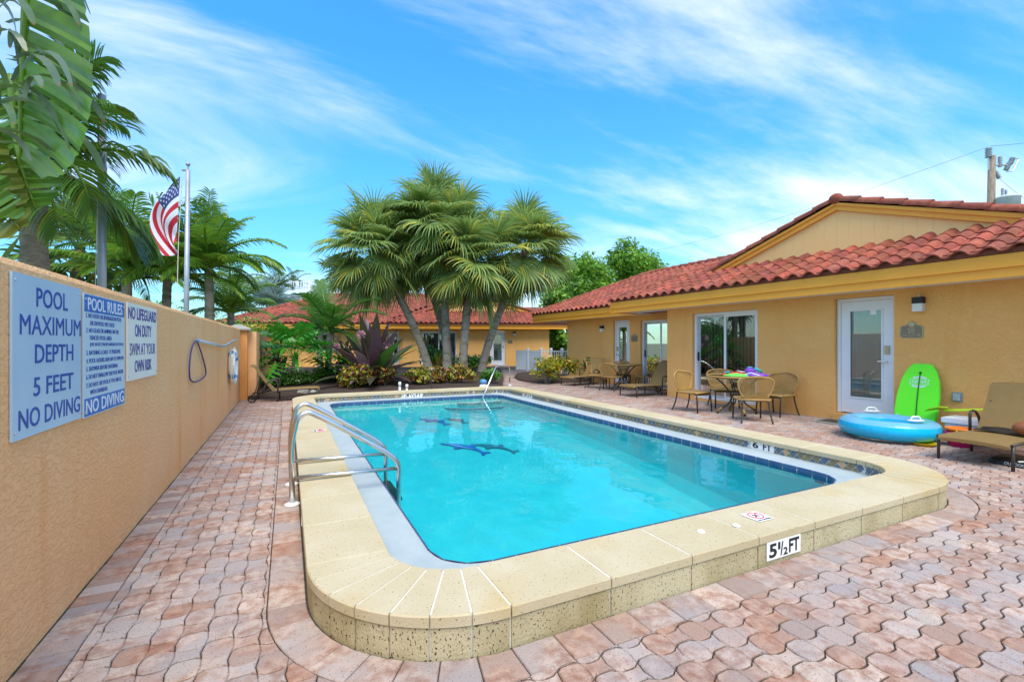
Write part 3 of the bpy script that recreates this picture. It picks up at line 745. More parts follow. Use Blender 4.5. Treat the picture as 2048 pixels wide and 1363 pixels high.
# ------------------------------------------------------------------ rescue hook and ring
t = thing('rescue_hook', (-.93, 6.4, 1.3), 'galvanised rescue pole with a violet loop hung on the wall', 'rescue hook')
b = MB(); b.tube(fillet([(-.93, 6.38, 1.33), (-.915, 8.6, 1.245), (-.915, 10.2, 1.35), (-.93, 10.7, 1.36)], .35, 6), .019, 10); b.build('pole', 'galvanised', t, True, True)
b = MB(); loop = [(6.38, 1.33), (6.15, 1.29), (6.0, 1.18), (5.93, 1.03), (5.97, .91), (6.2, .86), (6.5, .855), (6.85, .865), (7.05, .90), (7.05, .96), (6.85, 1.1), (6.6, 1.24), (6.42, 1.32)]
b.tube(fillet([(-.945, y, z) for y, z in loop], .15, 4), .0085, 8); b.build('loop', 'strap_violet', t, True, True)
b = MB(); b.ell((-.935, 6.4, 1.33), (.022, .05, .022), 10, 6); b.build('clamp', 'ring_blue', t, True, True)
for y in (8.2, 10.6):
    b = MB(); b.box((-.97, y-.02, 1.26 if y < 9 else 1.34), (-.925, y+.02, 1.30 if y < 9 else 1.37)); b.build('bracket', 'galvanised', t, True)
t = thing('life_ring', (-.90, 9.9, .55), 'white life ring with blue bands and rope hanging on the wall', 'life ring')
b = MB(); c = V(-.905, 9.95, .87); rr_, tr = .27, .055
def torus(bb, c, rr_, tr, ax, a0=0, a1=360, n=32, m=10, sq=1.0):
    ring = []
    for i in range(n+1):
        q = R(a0+(a1-a0)*i/n); d = V(0, math.cos(q), math.sin(q)) if ax == 'x' else V(math.cos(q), math.sin(q), 0); up = V(1, 0, 0) if ax == 'x' else V(0, 0, 1)
        ring.append([c+d*rr_+d*(tr*math.cos(2*math.pi*k/m))+up*(tr*sq*math.sin(2*math.pi*k/m)) for k in range(m)])
    vs = [p for r_ in ring for p in r_]
    bb.add(vs, [(i*m+k, (i+1)*m+k, (i+1)*m+(k+1) % m, i*m+(k+1) % m) for i in range(n) for k in range(m)])
torus(b, c, rr_, tr, 'x'); b.build('ring_body', 'life_ring', t, True, True)
for a in (25, 115, 205, 295):
    b = MB(); torus(b, c, rr_, tr+.003, 'x', a, a+18, 5); b.build('ring_band', 'ring_blue', t, True, True)
b = MB(); pts = []
for i in range(40):
    q = R(360*i/39); pts.append(c+V(.03+.01*math.sin(i), math.cos(q)*(rr_+.07+.02*math.sin(i*1.7)), math.sin(q)*(rr_+.07+.02*math.sin(i*1.3))))
b.tube(pts, .007, 5); b.tube([(-.93, 9.55, 1.22), (-.90, 9.6, 1.0), (-.92, 9.62, .8), (-.9, 9.66, .62), (-.92, 9.75, .56), (-.9, 9.8, .66)], .008, 5); b.tube([(-.92, 9.5, 1.24), (-.93, 9.65, 1.1), (-.92, 9.9, 1.18)], .007, 5)
b.build('rope', 'rope', t, True)

# ================================================================== HOUSES
def facade(b, O, tdir, ndir, a0, a1, z0, z1, holes, th=.18):
    """wall between a0..a1, z0..z1 with openings; outer face in plane O, opening reveals go inwards"""
    O, tdir, ndir = Vector(O), Vector(tdir), Vector(ndir)
    P = lambda a, z, dpt=0: O+tdir*a+V(0, 0, z)-ndir*dpt
    xs = sorted({a0, a1, *[h for q in holes for h in q[:2]]}); zs = sorted({z0, z1, *[h for q in holes for h in q[2:4]]})
    flip = tdir.cross(V(0, 0, 1)).dot(ndir) < 0
    def quad(p): b.add(p if not flip else p[::-1], [(0, 1, 2, 3)])
    for xa, xb in zip(xs, xs[1:]):
        for za, zb in zip(zs, zs[1:]):
            if any(q[0] <= xa+1e-6 and xb <= q[1]+1e-6 and q[2] <= za+1e-6 and zb <= q[3]+1e-6 for q in holes): continue
            quad([P(xa, za), P(xb, za), P(xb, zb), P(xa, zb)])
            quad([P(xb, za, th), P(xa, za, th), P(xa, zb, th), P(xb, zb, th)])
    for q in holes:
        xa, xb, za, zb = q[:4]
        quad([P(xa, za), P(xa, zb), P(xa, zb, th), P(xa, za, th)]); quad([P(xb, zb), P(xb, za), P(xb, za, th), P(xb, zb, th)])
        quad([P(xa, zb), P(xb, zb), P(xb, zb, th), P(xa, zb, th)]); quad([P(xb, za), P(xa, za), P(xa, za, th), P(xb, za, th)])
    quad([P(a0, z1), P(a1, z1), P(a1, z1, th), P(a0, z1, th)])
    for a in (a0, a1):
        p = [P(a, z0), P(a, z1), P(a, z1, th), P(a, z0, th)]; b.add(p, [(0, 1, 2, 3)])
def obox(b, O, tdir, ndir, a0, a1, z0, z1, d0, d1):
    """box in facade coordinates: along, height, depth inwards"""
    O, tdir, ndir = Vector(O), Vector(tdir), Vector(ndir)
    P = [O+tdir*a+V(0, 0, z)-ndir*d for d in (d0, d1) for z in (z0, z1) for a in (a0, a1)]
    b.add(P, [(0, 1, 3, 2), (5, 4, 6, 7), (0, 4, 5, 1), (2, 3, 7, 6), (0, 2, 6, 4), (1, 5, 7, 3)])
def glass_door(house, O, td, nd, a0, a1, z0, z1, dep, hinge=1, lock=True):
    d = MB(); fw = .05
    for q in ((a0, a0+fw, z0, z1), (a1-fw, a1, z0, z1), (a0+fw, a1-fw, z1-fw, z1)): obox(d, O, td, nd, *q, dep-.02, dep+.1)
    door = d.build('door', 'white_paint', house, True)
    l = MB(); x0, x1, y0, y1 = a0+fw+.004, a1-fw-.004, z0+.012, z1-fw-.004; s_ = .12
    for q in ((x0, x0+s_, y0, y1), (x1-s_, x1, y0, y1), (x0+s_, x1-s_, y1-.14, y1), (x0+s_, x1-s_, y0, y0+.25)): obox(l, O, td, nd, *q, dep, dep+.045)
    l.build('leaf', 'white_paint', door, True)
    m = MB(); g0, g1, h0, h1 = x0+s_, x1-s_, y0+.25, y1-.14
    for q in ((g0, g0+.022, h0, h1), (g1-.022, g1, h0, h1), (g0+.022, g1-.022, h1-.022, h1), (g0+.022, g1-.022, h0, h0+.022)): obox(m, O, td, nd, *q, dep-.012, dep-.001)
    m.build('glazing_bead', 'white_paint', door, True)
    g = MB(); obox(g, O, td, nd, g0, g1, h0, h1, dep+.012, dep+.016); g.build('pane', 'glass', door, True)
    k = MB(); obox(k, O, td, nd, g0, g1, h0, h1, dep+.030, dep+.034); k.build('blind', 'door_blind', door, True)
    c = MB()
    for f_ in (.2, .8): obox(c, O, td, nd, g0+(g1-g0)*f_-.002, g0+(g1-g0)*f_+.002, h0, h1, dep+.024, dep+.028)
    c.build('blind_cord', 'white_plastic', door, True)
    ah = x1-.06 if hinge > 0 else x0+.06
    h = MB(); obox(h, O, td, nd, ah-.03, ah+.03, z0+1.0, z0+1.13, dep-.03, dep); h.build('lock', 'brass', door, True)
    h = MB(); p = Vector(O)+Vector(td)*ah+V(0, 0, z0+.88)-Vector(nd)*dep; nn = Vector(nd)
    h.tube([p, p+nn*.05, p+nn*.055-Vector(td)*hinge*.11], .011, 8); h.lathe([(.028, 0), (.028, .01)], (0, 0, 0), 4); h.build('handle', 'steel', door, True)
    return door
def sliding_door(house, O, td, nd, a0, a1, z0, z1, dep, dark_right=True):
    d = MB(); fw = .055; mid = (a0+a1)/2
    for q in ((a0, a0+fw, z0, z1), (a1-fw, a1, z0, z1), (a0+fw, a1-fw, z1-fw, z1), (a0+fw, a1-fw, z0, z0+fw)): obox(d, O, td, nd, *q, dep-.01, dep+.09)
    door = d.build('sliding_door', 'white_paint', house, True)
    for i, (x0, x1, dd, mt) in enumerate(((a0+fw, mid+.03, dep+.012, 'white_paint'), (mid-.03, a1-fw, dep+.05, 'galvanised'))):
        s_ = MB(); sw = .05
        for q in ((x0, x0+sw, z0+fw, z1-fw), (x1-sw, x1, z0+fw, z1-fw), (x0+sw, x1-sw, z1-fw-sw, z1-fw), (x0+sw, x1-sw, z0+fw, z0+fw+sw)): obox(s_, O, td, nd, *q, dd, dd+.03)
        s_.build('sash', mt if i else 'white_paint', door, True)
        g = MB(); obox(g, O, td, nd, x0+sw, x1-sw, z0+fw+sw, z1-fw-sw, dd+.012, dd+.018); g.build('pane', 'glass', door, True)
    h = MB(); obox(h, O, td, nd, a1-fw-.03, a1-fw-.012, z0+.85, z0+1.05, dep+.02, dep+.05); h.build('handle', 'black', door, True)
    a = a0+.08
    while a < a1-.1:                                                       # vertical blinds inside
        s_ = MB(); td_, nd_ = Vector(td), Vector(nd); p = Vector(O)+td_*a-nd_*(dep+.17); e = td_*.075-nd_*random.uniform(.02, .045)
        s_.add([p+V(0,0,z0+.07), p+e+V(0,0,z0+.07), p+e+V(0,0,z1-.08), p+V(0,0,z1-.08)], [(0,1,2,3)]); s_.build('blind_slat', 'blind', door, True); a += .085
    r = MB(); obox(r, O, td, nd, a0-.3, a1+.3, z0-.02, z1+.05, dep+.26, dep+1.6)
    r.f = [f[::-1] for f in r.f][1:]; r.m = r.m[1:]; r.c = r.c[1:]
    r.build('dark_interior', 'dark_room', door, True)
TW, TL, TEX = .27, .36, .275                       # roof tile: width, length, exposure
TP = [(TW*a, h) for a, h in ((0, .004), (.07, .036), (.20, .063), (.30, .070), (.42, .066), (.56, .042), (.68, .012), (.80, .0), (.92, -.002), (1, .003))]
def tile_mesh(ci):
    rg = random.Random(ci); b = MB(); v = rg.uniform(.72, 1.2); b.col = (v*rg.uniform(.9, 1.08), v*rg.uniform(.85, 1.12), v*rg.uniform(.85, 1.15))
    n = len(TP); lo = [(a, -.02, h+.022) for a, h in TP]; hi = [(a, TL, h) for a, h in TP]; und = [(a, -.014, h-.003) for a, h in TP]
    b.add(lo+hi, [(i, i+1, n+i+1, n+i) for i in range(n-1)]); b.add(und+lo, [(i, i+1, n+i+1, n+i) for i in range(n-1)])
    me = b.mesh('roof_tile', 'roof_tile', True); return me
TM = None
def tile_field(roof, O, across, uph, slope, rows, span, limit, stuff):
    """lays S-tiles on a plane; span(row) -> list of (a0, a1). O: eave point; uph: horizontal up-slope direction"""
    global TM
    TM = TM or [tile_mesh(i) for i in range(9)]
    O, across, uph = Vector(O), Vector(across), Vector(uph); ups = (uph+V(0, 0, slope)).normalized(); nrm = across.cross(ups)
    if nrm.z < 0: nrm = -nrm
    rot = Matrix((across, ups, nrm)).transposed().to_4x4()
    used = 0; rg = random.Random(5)
    for r in range(rows):
        for a0, a1 in span(r*TEX*math.cos(math.atan(slope))):
            k0, k1 = math.ceil(a0/TW-.3), math.floor((a1)/TW-.4)
            for k in range(k0, k1+1):
                p = O+across*(k*TW+rg.uniform(-.004, .004))+ups*(r*TEX+rg.uniform(-.006, .006))+nrm*(rg.uniform(-.003, .003)); mt = Matrix.Translation(p) @ rot; me = rg.choice(TM)
                if used < limit and in_view(p, 30):
                    o = place('roof_tile', me, roof); o.matrix_basis = mt; o.matrix_parent_inverse = wm(roof).inverted(); used += 1
                else:
                    base = len(stuff.v); stuff.v += [tuple(mt @ v.co) for v in me.vertices]; cc = TCOL[me.name]
                    for pl in me.polygons: stuff.f.append(tuple(base+i for i in pl.vertices)); stuff.m.append(0); stuff.c.append(cc)
    return used
class _TC(dict):
    def __missing__(s, k):
        a = bpy.data.meshes[k].color_attributes['Col'].data[0].color; s[k] = tuple(a[:3]); return s[k]
TCOL = _TC()
def caps(roof, p0, p1, r_=.085, name='ridge_cap'):
    """half-round cap tiles lapped along a hip, ridge or rake"""
    p0, p1 = Vector(p0), Vector(p1); L_ = (p1-p0).length; n = max(1, round(L_/.36)); d = (p1-p0)/L_
    side = d.cross(V(0, 0, 1)).normalized(); up = side.cross(d)
    for i in range(n):
        b = MB(); v = random.uniform(.75, 1.15); b.col = (v, v*random.uniform(.9, 1.1), v*random.uniform(.9, 1.1)); rows_ = []
        for t, rr2, lift in ((i*L_/n-.03, r_*1.06, .022), ((i+1)*L_/n+.02, r_*.94, 0)):
            c = p0+d*t+up*lift; rows_.append([c+side*(rr2*math.cos(R(a)))+up*(rr2*math.sin(R(a))-.01) for a in range(-20, 201, 22)])
        b.strip(rows_[0], rows_[1]); m = len(rows_[0]); b.add(rows_[0]+[p0+d*(i*L_/n-.03)], [(*range(m), m)][::1]); b.build(name, 'roof_tile', roof, True, True)
def poly_slab(b, pts, th):
    """polygon given by 3d points with a thickness downwards"""
    n = len(pts); pts = [Vector(p) for p in pts]; b.add(pts+[p-V(0, 0, th) for p in pts], [tuple(range(n)), tuple(range(2*n-1, n-1, -1))]+[(i, n+i, n+(i+1) % n, (i+1) % n) for i in range(n)])
# ------------------------------------------------------------------ right-hand house
SLP, EZ, SOF = .44, 2.385, 2.13
house = thing('patio_house', (8.4, 4, 0), 'gold stucco house with red tile roof, glass doors and gable beside the pool', 'house')
W = MB(); X, Y, Z = V(1, 0, 0), V(0, 1, 0), V(0, 0, 1)
OF = (HOUSE_X, 0, 0)
facade(W, OF, Y, -X, -3, REC_Y, -.05, SOF+.02, [(3.79, 4.65, .12, 2.05), (6.08, 7.72, .04, 1.98)])
W.build('front_wall', 'stucco_gold', house, True)
W = MB(); OR = (REC_X, 0, 0); facade(W, OR, Y, -X, REC_Y, 14.4, -.05, SOF+.02, [(10.95, 11.72, .05, 2.02), (9.0, 10.47, .04, 1.96)])
facade(W, (0, REC_Y, 0), X, Y, HOUSE_X+.001, REC_X+.17, -.05, SOF+.02, []); W.box((REC_X+.19, 14.21, -.05), (15.5, 14.39, SOF+.02)); W.build('recessed_wall', 'stucco_gold', house, True)
b = MB(); b.box((15.3, -2.9, -.05), (15.5, 14.2, SOF+.02)); b.box((8.6, -3.0, -.05), (15.29, -2.85, SOF+.02)); b.build('rear_wall', 'stucco_gold', house, True)
d2b = glass_door(house, OF, Y, -X, 3.80, 4.64, .13, 2.045, .09, -1)
b = MB(); obox(b, OF, Y, -X, 3.80+.27, 3.80+.36, 1.76, 1.83, .098, .101); b.build('notice', 'decal', d2b, True)
b = MB(); b.box((8.36, 3.78, .0), (8.52, 4.66, .115)); b.build('door_step', 'stucco_gold', house, True)
sliding_door(house, OF, Y, -X, 6.09, 7.71, .05, 1.975, .07)
glass_door(house, OR, Y, -X, 10.96, 11.71, .06, 2.01, .08, 1); sliding_door(house, OR, Y, -X, 9.01, 10.46, .05, 1.955, .07)
FX, RX, HY_, WYE = 7.86, 8.74, 9.95, 15.95        # eave lines
b = MB(); b.box((FX, -3.4, SOF), (HOUSE_X+.1, HY_-.01, SOF+.012)); b.box((RX, HY_, SOF), (REC_X+.12, WYE, SOF+.012)); b.box((HOUSE_X+.11, REC_Y-.02, SOF), (RX-.001, HY_-.012, SOF+.011)); b.box((REC_X+.13, 14.3, SOF), (15.5, WYE, SOF+.011)); b.build('soffit', 'soffit', house, True)
for nm, x, y0, y1, zlo in (('fascia', FX, -3.4, HY_, 2.10), ('fascia', RX, HY_+.02, WYE, 2.10)):
    b = MB(); b.box((x-.022, y0, zlo), (x, y1, EZ-.0)); b.box((x-.05, y0, zlo+.12), (x-.0221, y1, EZ-.002)); b.build(nm, 'fascia', house, True)
b = MB(); b.box((FX-.05, HY_, 2.10), (RX-.03, HY_+.022, EZ)); b.box((RX-.05, WYE, 2.10), (15.8, WYE+.022, EZ)); b.build('fascia', 'fascia', house, True)
TEX_, TEZ = FX-.09, EZ+.025                       # tile eave
wx = RX-.09
RZ = 3.80; kx = (RZ-TEZ)/SLP
rb = MB()
dz = -.03
GX, GY0, GY1, GYA, GZA = 9.02, 2.55, 7.40, 4.93, 3.86
rb_ = [[(TEX_+.05, -3.4, TEZ+dz), (TEX_+.05, HY_, TEZ+dz), (TEX_+kx, HY_-kx, RZ+dz), (TEX_+kx, 4.0, RZ+dz), (GX+.3, 2.2, TEZ+dz+SLP*(GX+.3-TEX_)), (GX+.3, -3.4, TEZ+dz+SLP*(GX+.3-TEX_))],
       [(wx+.05, HY_-.5, TEZ+dz), (wx+.05, WYE, TEZ+dz), (wx+kx, WYE-kx, RZ+dz), (wx+kx, 6, RZ+dz), (wx+kx*.2, 8.5, TEZ+dz+SLP*kx*.2)],
       [(TEX_+.05, HY_, TEZ+dz-.002), (TEX_+.05+3.2, HY_, TEZ+dz-.002), (TEX_+3.2, HY_-kx, RZ+dz-.002), (TEX_+kx, HY_-kx, RZ+dz-.002)],
       [(wx, WYE, TEZ+dz-.004), (15.8, WYE, TEZ+dz-.004), (14, WYE-kx, RZ+dz-.004), (wx+kx, WYE-kx, RZ+dz-.004)],
       [(wx+kx, 6, RZ+dz-.006), (wx+kx, WYE-kx, RZ+dz-.006), (15.8, WYE-kx, TEZ), (15.8, 4, TEZ), (TEX_+kx, 4.0, RZ+dz-.006)]]
for p in rb_: poly_slab(rb, p, .05)
roof = rb.build('roof', 'roof_base', house, True)
ec = MB(); ec.box((TEX_+.03, -3.4, TEZ-.02), (TEX_+.06, HY_, TEZ+.05)); ec.box((wx+.03, HY_+.03, TEZ-.02), (wx+.06, WYE, TEZ+.045)); ec.build('eave_closure', 'roof_base', roof, True)
GZB = TEZ+SLP*(GX-TEX_)+.02
st = MB()
def sp_main(q):
    x = TEX_+q; hi_ = HY_-q
    if x < GX-.2: return [(-3.2, hi_)]
    f_ = min(1, max(0, (x-GX)/1.0)); return ([(-3.2, GY0-.1)] if x < GX+.3 else [])+[(GY1+.05, hi_)]
u1 = tile_field(roof, (TEX_, 0, TEZ), Y, X, SLP, int(kx/TEX*1.09)+1, sp_main, 235, st)
def sp_wing(q): return [(HY_+.05-q, WYE-q)]
u2 = tile_field(roof, (wx, 0, TEZ), Y, X, SLP, int(kx/TEX*1.09)+1, sp_wing, 300-u1, st)
tag(st.build('roof_tiles_beyond', 'roof_tile', roof, True, True), kind='stuff')
caps(roof, (TEX_, HY_, TEZ+.03), (TEX_+kx, HY_-kx, RZ+.05)); caps(roof, (wx, WYE, TEZ+.03), (wx+kx, WYE-kx, RZ+.05)); caps(roof, (wx+kx, WYE-kx, RZ+.04), (wx+kx, 6.5, RZ+.04))
# dutch gable with siding, rake boards and cap tiles
gb = MB(); gb.add([(GX, GY0-.3, GZB-.15), (GX, GY1+.3, GZB-.15), (GX, GY1+.3, GZB), (GX, GYA, GZA), (GX, GY0-.3, GZB)], [(4, 3, 2, 1, 0)])
gable = gb.build('gable', 'siding', house, True)
y = GY0
while y < GY1:
    g_ = MB(); top = GZB+(GZA-GZB)*(1-abs(y-GYA)/((GY1-GYA+.3) if y > GYA else (GYA-GY0+.3)))-.03
    if top > GZB+.02: g_.box((GX-.004, y, GZB-.1), (GX-.0005, y+.1985, top-.06)); g_.build('siding_board', 'siding', gable, True)
    y += .2
for (ya, yb) in ((GY1+.32, GYA), (GY0-.32, GYA)):
    g_ = MB(); s_ = 1 if ya > yb else -1
    for d0, d1, h0, h1 in ((-.06, -.01, -.17, -.02), (-.09, -.06, -.085, .0)):
        pa, pb = V(GX+d0, ya, GZB-.02), V(GX+d0, yb, GZA+.03); qa, qb = V(GX+d1, ya, GZB-.02), V(GX+d1, yb, GZA+.03)
        g_.add([pa+Z*h0, pb+Z*h0, pb+Z*h1, pa+Z*h1, qa+Z*h0, qb+Z*h0, qb+Z*h1, qa+Z*h1], [(0,1,2,3), (4,7,6,5), (3,2,6,7), (0,4,5,1), (0,3,7,4), (1,5,6,2)])
    g_.build('rake_board', 'fascia', gable, True)
    caps(gable, (GX-.05, ya, GZB+.0), (GX-.05, yb, GZA+.05), .075, 'rake_tile')
g_ = MB(); poly_slab(g_, [(GX-.09, GYA, GZA+.03), (GX-.09, GY1+.34, GZB), (12, GY1+.34, GZB), (12, GYA, GZA+.03)], .04); poly_slab(g_, [(GX-.09, GYA, GZA+.032), (GX-.09, GY0-.34, GZB), (12, GY0-.34, GZB), (12, GYA, GZA+.032)], .04); g_.build('gable_roof', 'roof_base', gable, True)
b = MB(); b.col = (.9, .9, .9); b.ell((GX-.06, GYA, GZA+.06), (.10, .12, .10), 12, 8); b.build('ridge_end_cap', 'roof_tile', gable, True, True)
# ------------------------------------------------------------------ house behind the palms
BA = R(-20); BO = V(10.79, 24.0, 0); TB = V(math.cos(BA), math.sin(BA), 0); NB_ = V(math.sin(BA), -math.cos(BA), 0); IB = -NB_
def BP(a, d, z): return BO+TB*a+IB*d+V(0, 0, z)
back = thing('garden_house', BO, 'gold stucco house with hipped red tile roof behind the tall palms', 'house')
b = MB(); facade(b, BO, TB, NB_, -5.3, 3.0, -.05, SOF+.02, [(-.42, .45, .03, 1.99), (-4.35, -2.3, .1, 1.98)]); b.build('front_wall', 'stucco_gold', back, True)
b = MB(); facade(b, BP(0, .6, 0), TB, NB_, -14.2, -5.3, -.05, SOF+.02, [(-6.25, -5.6, .1, 1.98), (-10.5, -9.2, .8, 1.9)]); b.build('front_wall', 'stucco_gold', back, True)
b = MB(); obox(b, BO, TB, NB_, 2.82, 2.99, -.05, SOF, .19, 8); b.build('side_wall', 'stucco_gold', back, True); b = MB(); obox(b, BO, TB, NB_, -14.19, -14.0, -.05, SOF, .8, 8); b.build('side_wall', 'stucco_gold', back, True); b = MB(); obox(b, BO, TB, NB_, -5.48, -5.305, -.05, SOF, .19, .6); b.build('side_wall', 'stucco_gold', back, True)
glass_door(back, BO, TB, NB_, -.41, .44, .04, 1.98, .06, 1); sliding_door(back, BO, TB, NB_, -4.34, -2.31, .11, 1.97, .06)
sliding_door(back, BP(0, .6, 0), TB, NB_, -6.24, -5.61, .11, 1.97, .06); sliding_door(back, BP(0, .6, 0), TB, NB_, -10.49, -9.21, .81, 1.89, .06)
b = MB(); obox(b, BO, TB, NB_, -5.95, 4.6, SOF, SOF+.012, -.55, .1); obox(b, BO, TB, NB_, -15.0, -5.96, SOF, SOF+.012, -.05, .7); b.build('soffit', 'soffit', back, True)
b = MB(); obox(b, BO, TB, NB_, -5.95, 4.6, 2.10, EZ, -.58, -.552); obox(b, BO, TB, NB_, -5.95, 4.6, 2.24, EZ-.002, -.61, -.581); obox(b, BO, TB, NB_, -15, -5.955, 2.10, EZ, -.08, -.052); obox(b, BO, TB, NB_, -15, -5.955, 2.24, EZ-.002, -.11, -.081); b.build('fascia', 'fascia', back, True)
b = MB(); EB = -.66; RB = 4.42; kb = (RB-TEZ)/SLP; kp = kb+.0
pl = [[BP(-15.1, -.12, TEZ+dz), BP(-5.9, -.12, TEZ+dz), BP(1.2, .6, TEZ+dz), BP(-3.0, kb, RB+dz), BP(-15.1+kb, kb-.12, RB+dz)],
      [BP(-6.0, EB, TEZ+dz), BP(4.6, EB, TEZ+dz), BP(4.6, EB+2.6, TEZ+dz+2.6*SLP), BP(-6.0+2.6, EB+2.6, TEZ+dz+2.6*SLP)],
      [BP(-15.1, -.12, TEZ+dz), BP(-15.1+kb, kb-.12, RB+dz), BP(-15.1, 2*kb, TEZ+dz)],
      [BP(4.6, 2*kb, TEZ+dz), BP(-15.1, 2*kb, TEZ+dz), BP(-15.1+kb, kb-.12, RB+dz-.002), BP(-3.0, kb, RB+dz-.002)], [BP(4.6, 2*kb, TEZ+dz-.004), BP(-3.0, kb, RB+dz-.004), BP(1.2, .6, TEZ+dz-.004), BP(4.6, .6, TEZ+dz-.004)]]
for p in pl: poly_slab(b, p, .05)
roofb = b.build('roof', 'roof_base', back, True)
b = MB(); obox(b, BO, TB, NB_, -6, 4.6, TEZ-.02, TEZ+.045, EB+.03, EB+.05); obox(b, BO, TB, NB_, -15.1, -6.0, TEZ-.02, TEZ+.045, -.09, -.07); b.build('eave_closure', 'roof_base', roofb, True)
st = MB(); GBD = 1.05
def sp_porch(q):
    if q > GBD-EB-.1: return [(-6+q, -3.75)]
    return [(-6.0+q, 4.6)]
u1 = tile_field(roofb, BP(0, EB, TEZ), TB, IB, SLP, 8, sp_porch, 180, st)
def sp_left(q): return [(-15.1+q, -6.0+max(0, q-.55) if q < 2.4 else -3.3)]
tile_field(roofb, BP(0, -.12, TEZ), TB, IB, SLP, int(kb/TEX*1.09)+1, sp_left, 300-u1, st)
tag(st.build('roof_tiles_beyond', 'roof_tile', roofb, True, True), kind='stuff')
caps(roofb, BP(-15.1, -.12, TEZ+.03), BP(-15.1+kb, kb-.12, RB+.05)); caps(roofb, BP(-15.1+kb, kb-.12, RB+.04), BP(-3, kb-.12, RB+.04)); caps(roofb, BP(-6, EB, TEZ+.03), BP(-6+2.6, EB+2.6, TEZ+2.6*SLP+.05))
gz0 = TEZ+SLP*(GBD-EB)+.02; ga, gap, gbb, gza = -3.75, -1.08, 1.85, 4.05
b = MB(); b.add([BP(ga-.3, GBD, gz0-.1), BP(gbb+.3, GBD, gz0-.1), BP(gbb+.3, GBD, gz0), BP(gap, GBD, gza), BP(ga-.3, GBD, gz0)], [(0, 1, 2, 3, 4)]); gable2 = b.build('gable', 'siding', back, True)
for (aa, ab) in ((ga-.4, gap), (gbb+.4, gap)):
    b = MB(); pa, pb = BP(aa, GBD-.09, gz0-.03), BP(ab, GBD-.09, gza+.03); e = IB*.07
    b.add([pa-Z*.17, pb-Z*.17, pb, pa, pa-Z*.17+e, pb-Z*.17+e, pb+e, pa+e], [(0,1,2,3), (4,7,6,5), (3,2,6,7), (0,4,5,1)]); b.build('rake_board', 'fascia', gable2, True)
    caps(gable2, pa+Z*.03, pb+Z*.03, .075, 'rake_tile')
b = MB()
for aa in (ga-.4, gbb+.4): poly_slab(b, [BP(gap, GBD-.09, gza+.02), BP(aa, GBD-.09, gz0-.03), BP(aa, 5, gz0-.03), BP(gap, 5, gza+.02)], .04)
b.build('gable_roof', 'roof_base', gable2, True)
# ------------------------------------------------------------------ lamps, plaques, outlet, mats
def lamp(p, td, nd, label, sc=1):
    t = thing('wall_lamp', p, label, 'lamp', group='wall lamps beside the doors'); td, nd = Vector(td), Vector(nd)
    b = MB(); obox(b, p, td, nd, -.06*sc, .06*sc, .08*sc, .17*sc, -.10*sc, -.001); b.build('housing', 'black', t, True)
    b = MB(); obox(b, p, td, nd, -.058*sc, .058*sc, -.03*sc, .079*sc, -.095*sc, -.001); b.build('lens', 'lamp_lens', t, True)
    b = MB(); b.lathe([(.012*sc, 0), (.012*sc, .03*sc)], tuple(Vector(p)+nd*.05*sc+V(0,0,.17*sc)), 8); b.build('sensor', 'lamp_lens', t, True)
lamp(V(HOUSE_X, 3.46, 1.80), Y, -X, 'black-topped wall lamp above the 2B plaque', 1.05)
lamp(V(REC_X, 12.25, 1.70), Y, -X, 'black-topped wall lamp on the recessed patio wall')
lamp(BP(.98, 0, 1.76), TB, NB_, 'black-topped wall lamp on the house behind the palms', 1.15)
def plaque(p, td, nd, label, lines, sc=1):
    t = thing('house_plaque', p, label, 'plaque', group='bronze unit plaques'); td, nd = Vector(td), Vector(nd)
    shp = [(-.145,-.09),(-.12,-.115),(.12,-.115),(.145,-.09),(.145,.05),(.12,.075),(.07,.08),(.05,.11),(.02,.135),(-.02,.135),(-.05,.11),(-.07,.08),(-.12,.075),(-.145,.05)]
    for k, nm, mt, d in ((1.0, 'rim', 'brass', .012), (.90, 'field', 'plaque', .016)):
        b = MB(); n = len(shp); f_ = [Vector(p)+td*(x*sc*k)+V(0,0,z*sc*k)+nd*d for x, z in shp]; g_ = [q-nd*d for q in f_]
        b.add(f_+g_, [tuple(range(n))]+[(i, (i+1) % n, n+(i+1) % n, n+i) for i in range(n)]); b.build(nm, mt, t, True)
    b = MB(); b.ell(tuple(Vector(p)+V(0,0,.085*sc)+nd*.016), (.012, .05*sc, .042*sc) if abs(nd.x) > .5 else (.05*sc, .012, .042*sc), 10, 6); b.build('shell', 'brass', t, True, True)
    for tx, z, w_, h_ in lines: text_mb(tx, w_*sc, h_*sc, 'lettering', 'brass', t, frame(Vector(p)-(-nd).cross(V(0,0,1))*(-1)*0+V(0,0,z*sc)+nd*.0165-(V(0,0,1).cross(nd))*(w_*sc/2), V(0,0,1).cross(nd), (0,0,1)), depth=.002, bold=.01)
plaque(V(HOUSE_X, 3.565, 1.49), -Y, -X, 'bronze shell plaque reading 2B by the near door', [('2B', -.035, .09, .07), ('7310 GULF DR', -.085, .23, .033)])
plaque(V(REC_X, 10.72, 1.46), -Y, -X, 'bronze shell plaque between the recessed patio doors', [])
plaque(BP(.72, 0, 1.40), TB, NB_, 'bronze shell plaque on the house behind the palms', [])
t = thing('outdoor_outlet', (HOUSE_X, 3.04, .5), 'grey weatherproof outlet box low on the wall above the white cooler', 'outlet')
b = MB(); b.box((HOUSE_X-.02, 2.985, .49), (HOUSE_X, 3.095, .615)); b.build('box_frame', 'outlet_grey', t, True); b = MB(); b.box((HOUSE_X-.035, 3.0, .505), (HOUSE_X-.0205, 3.08, .60)); b.build('cover', 'galvanised', t, True)
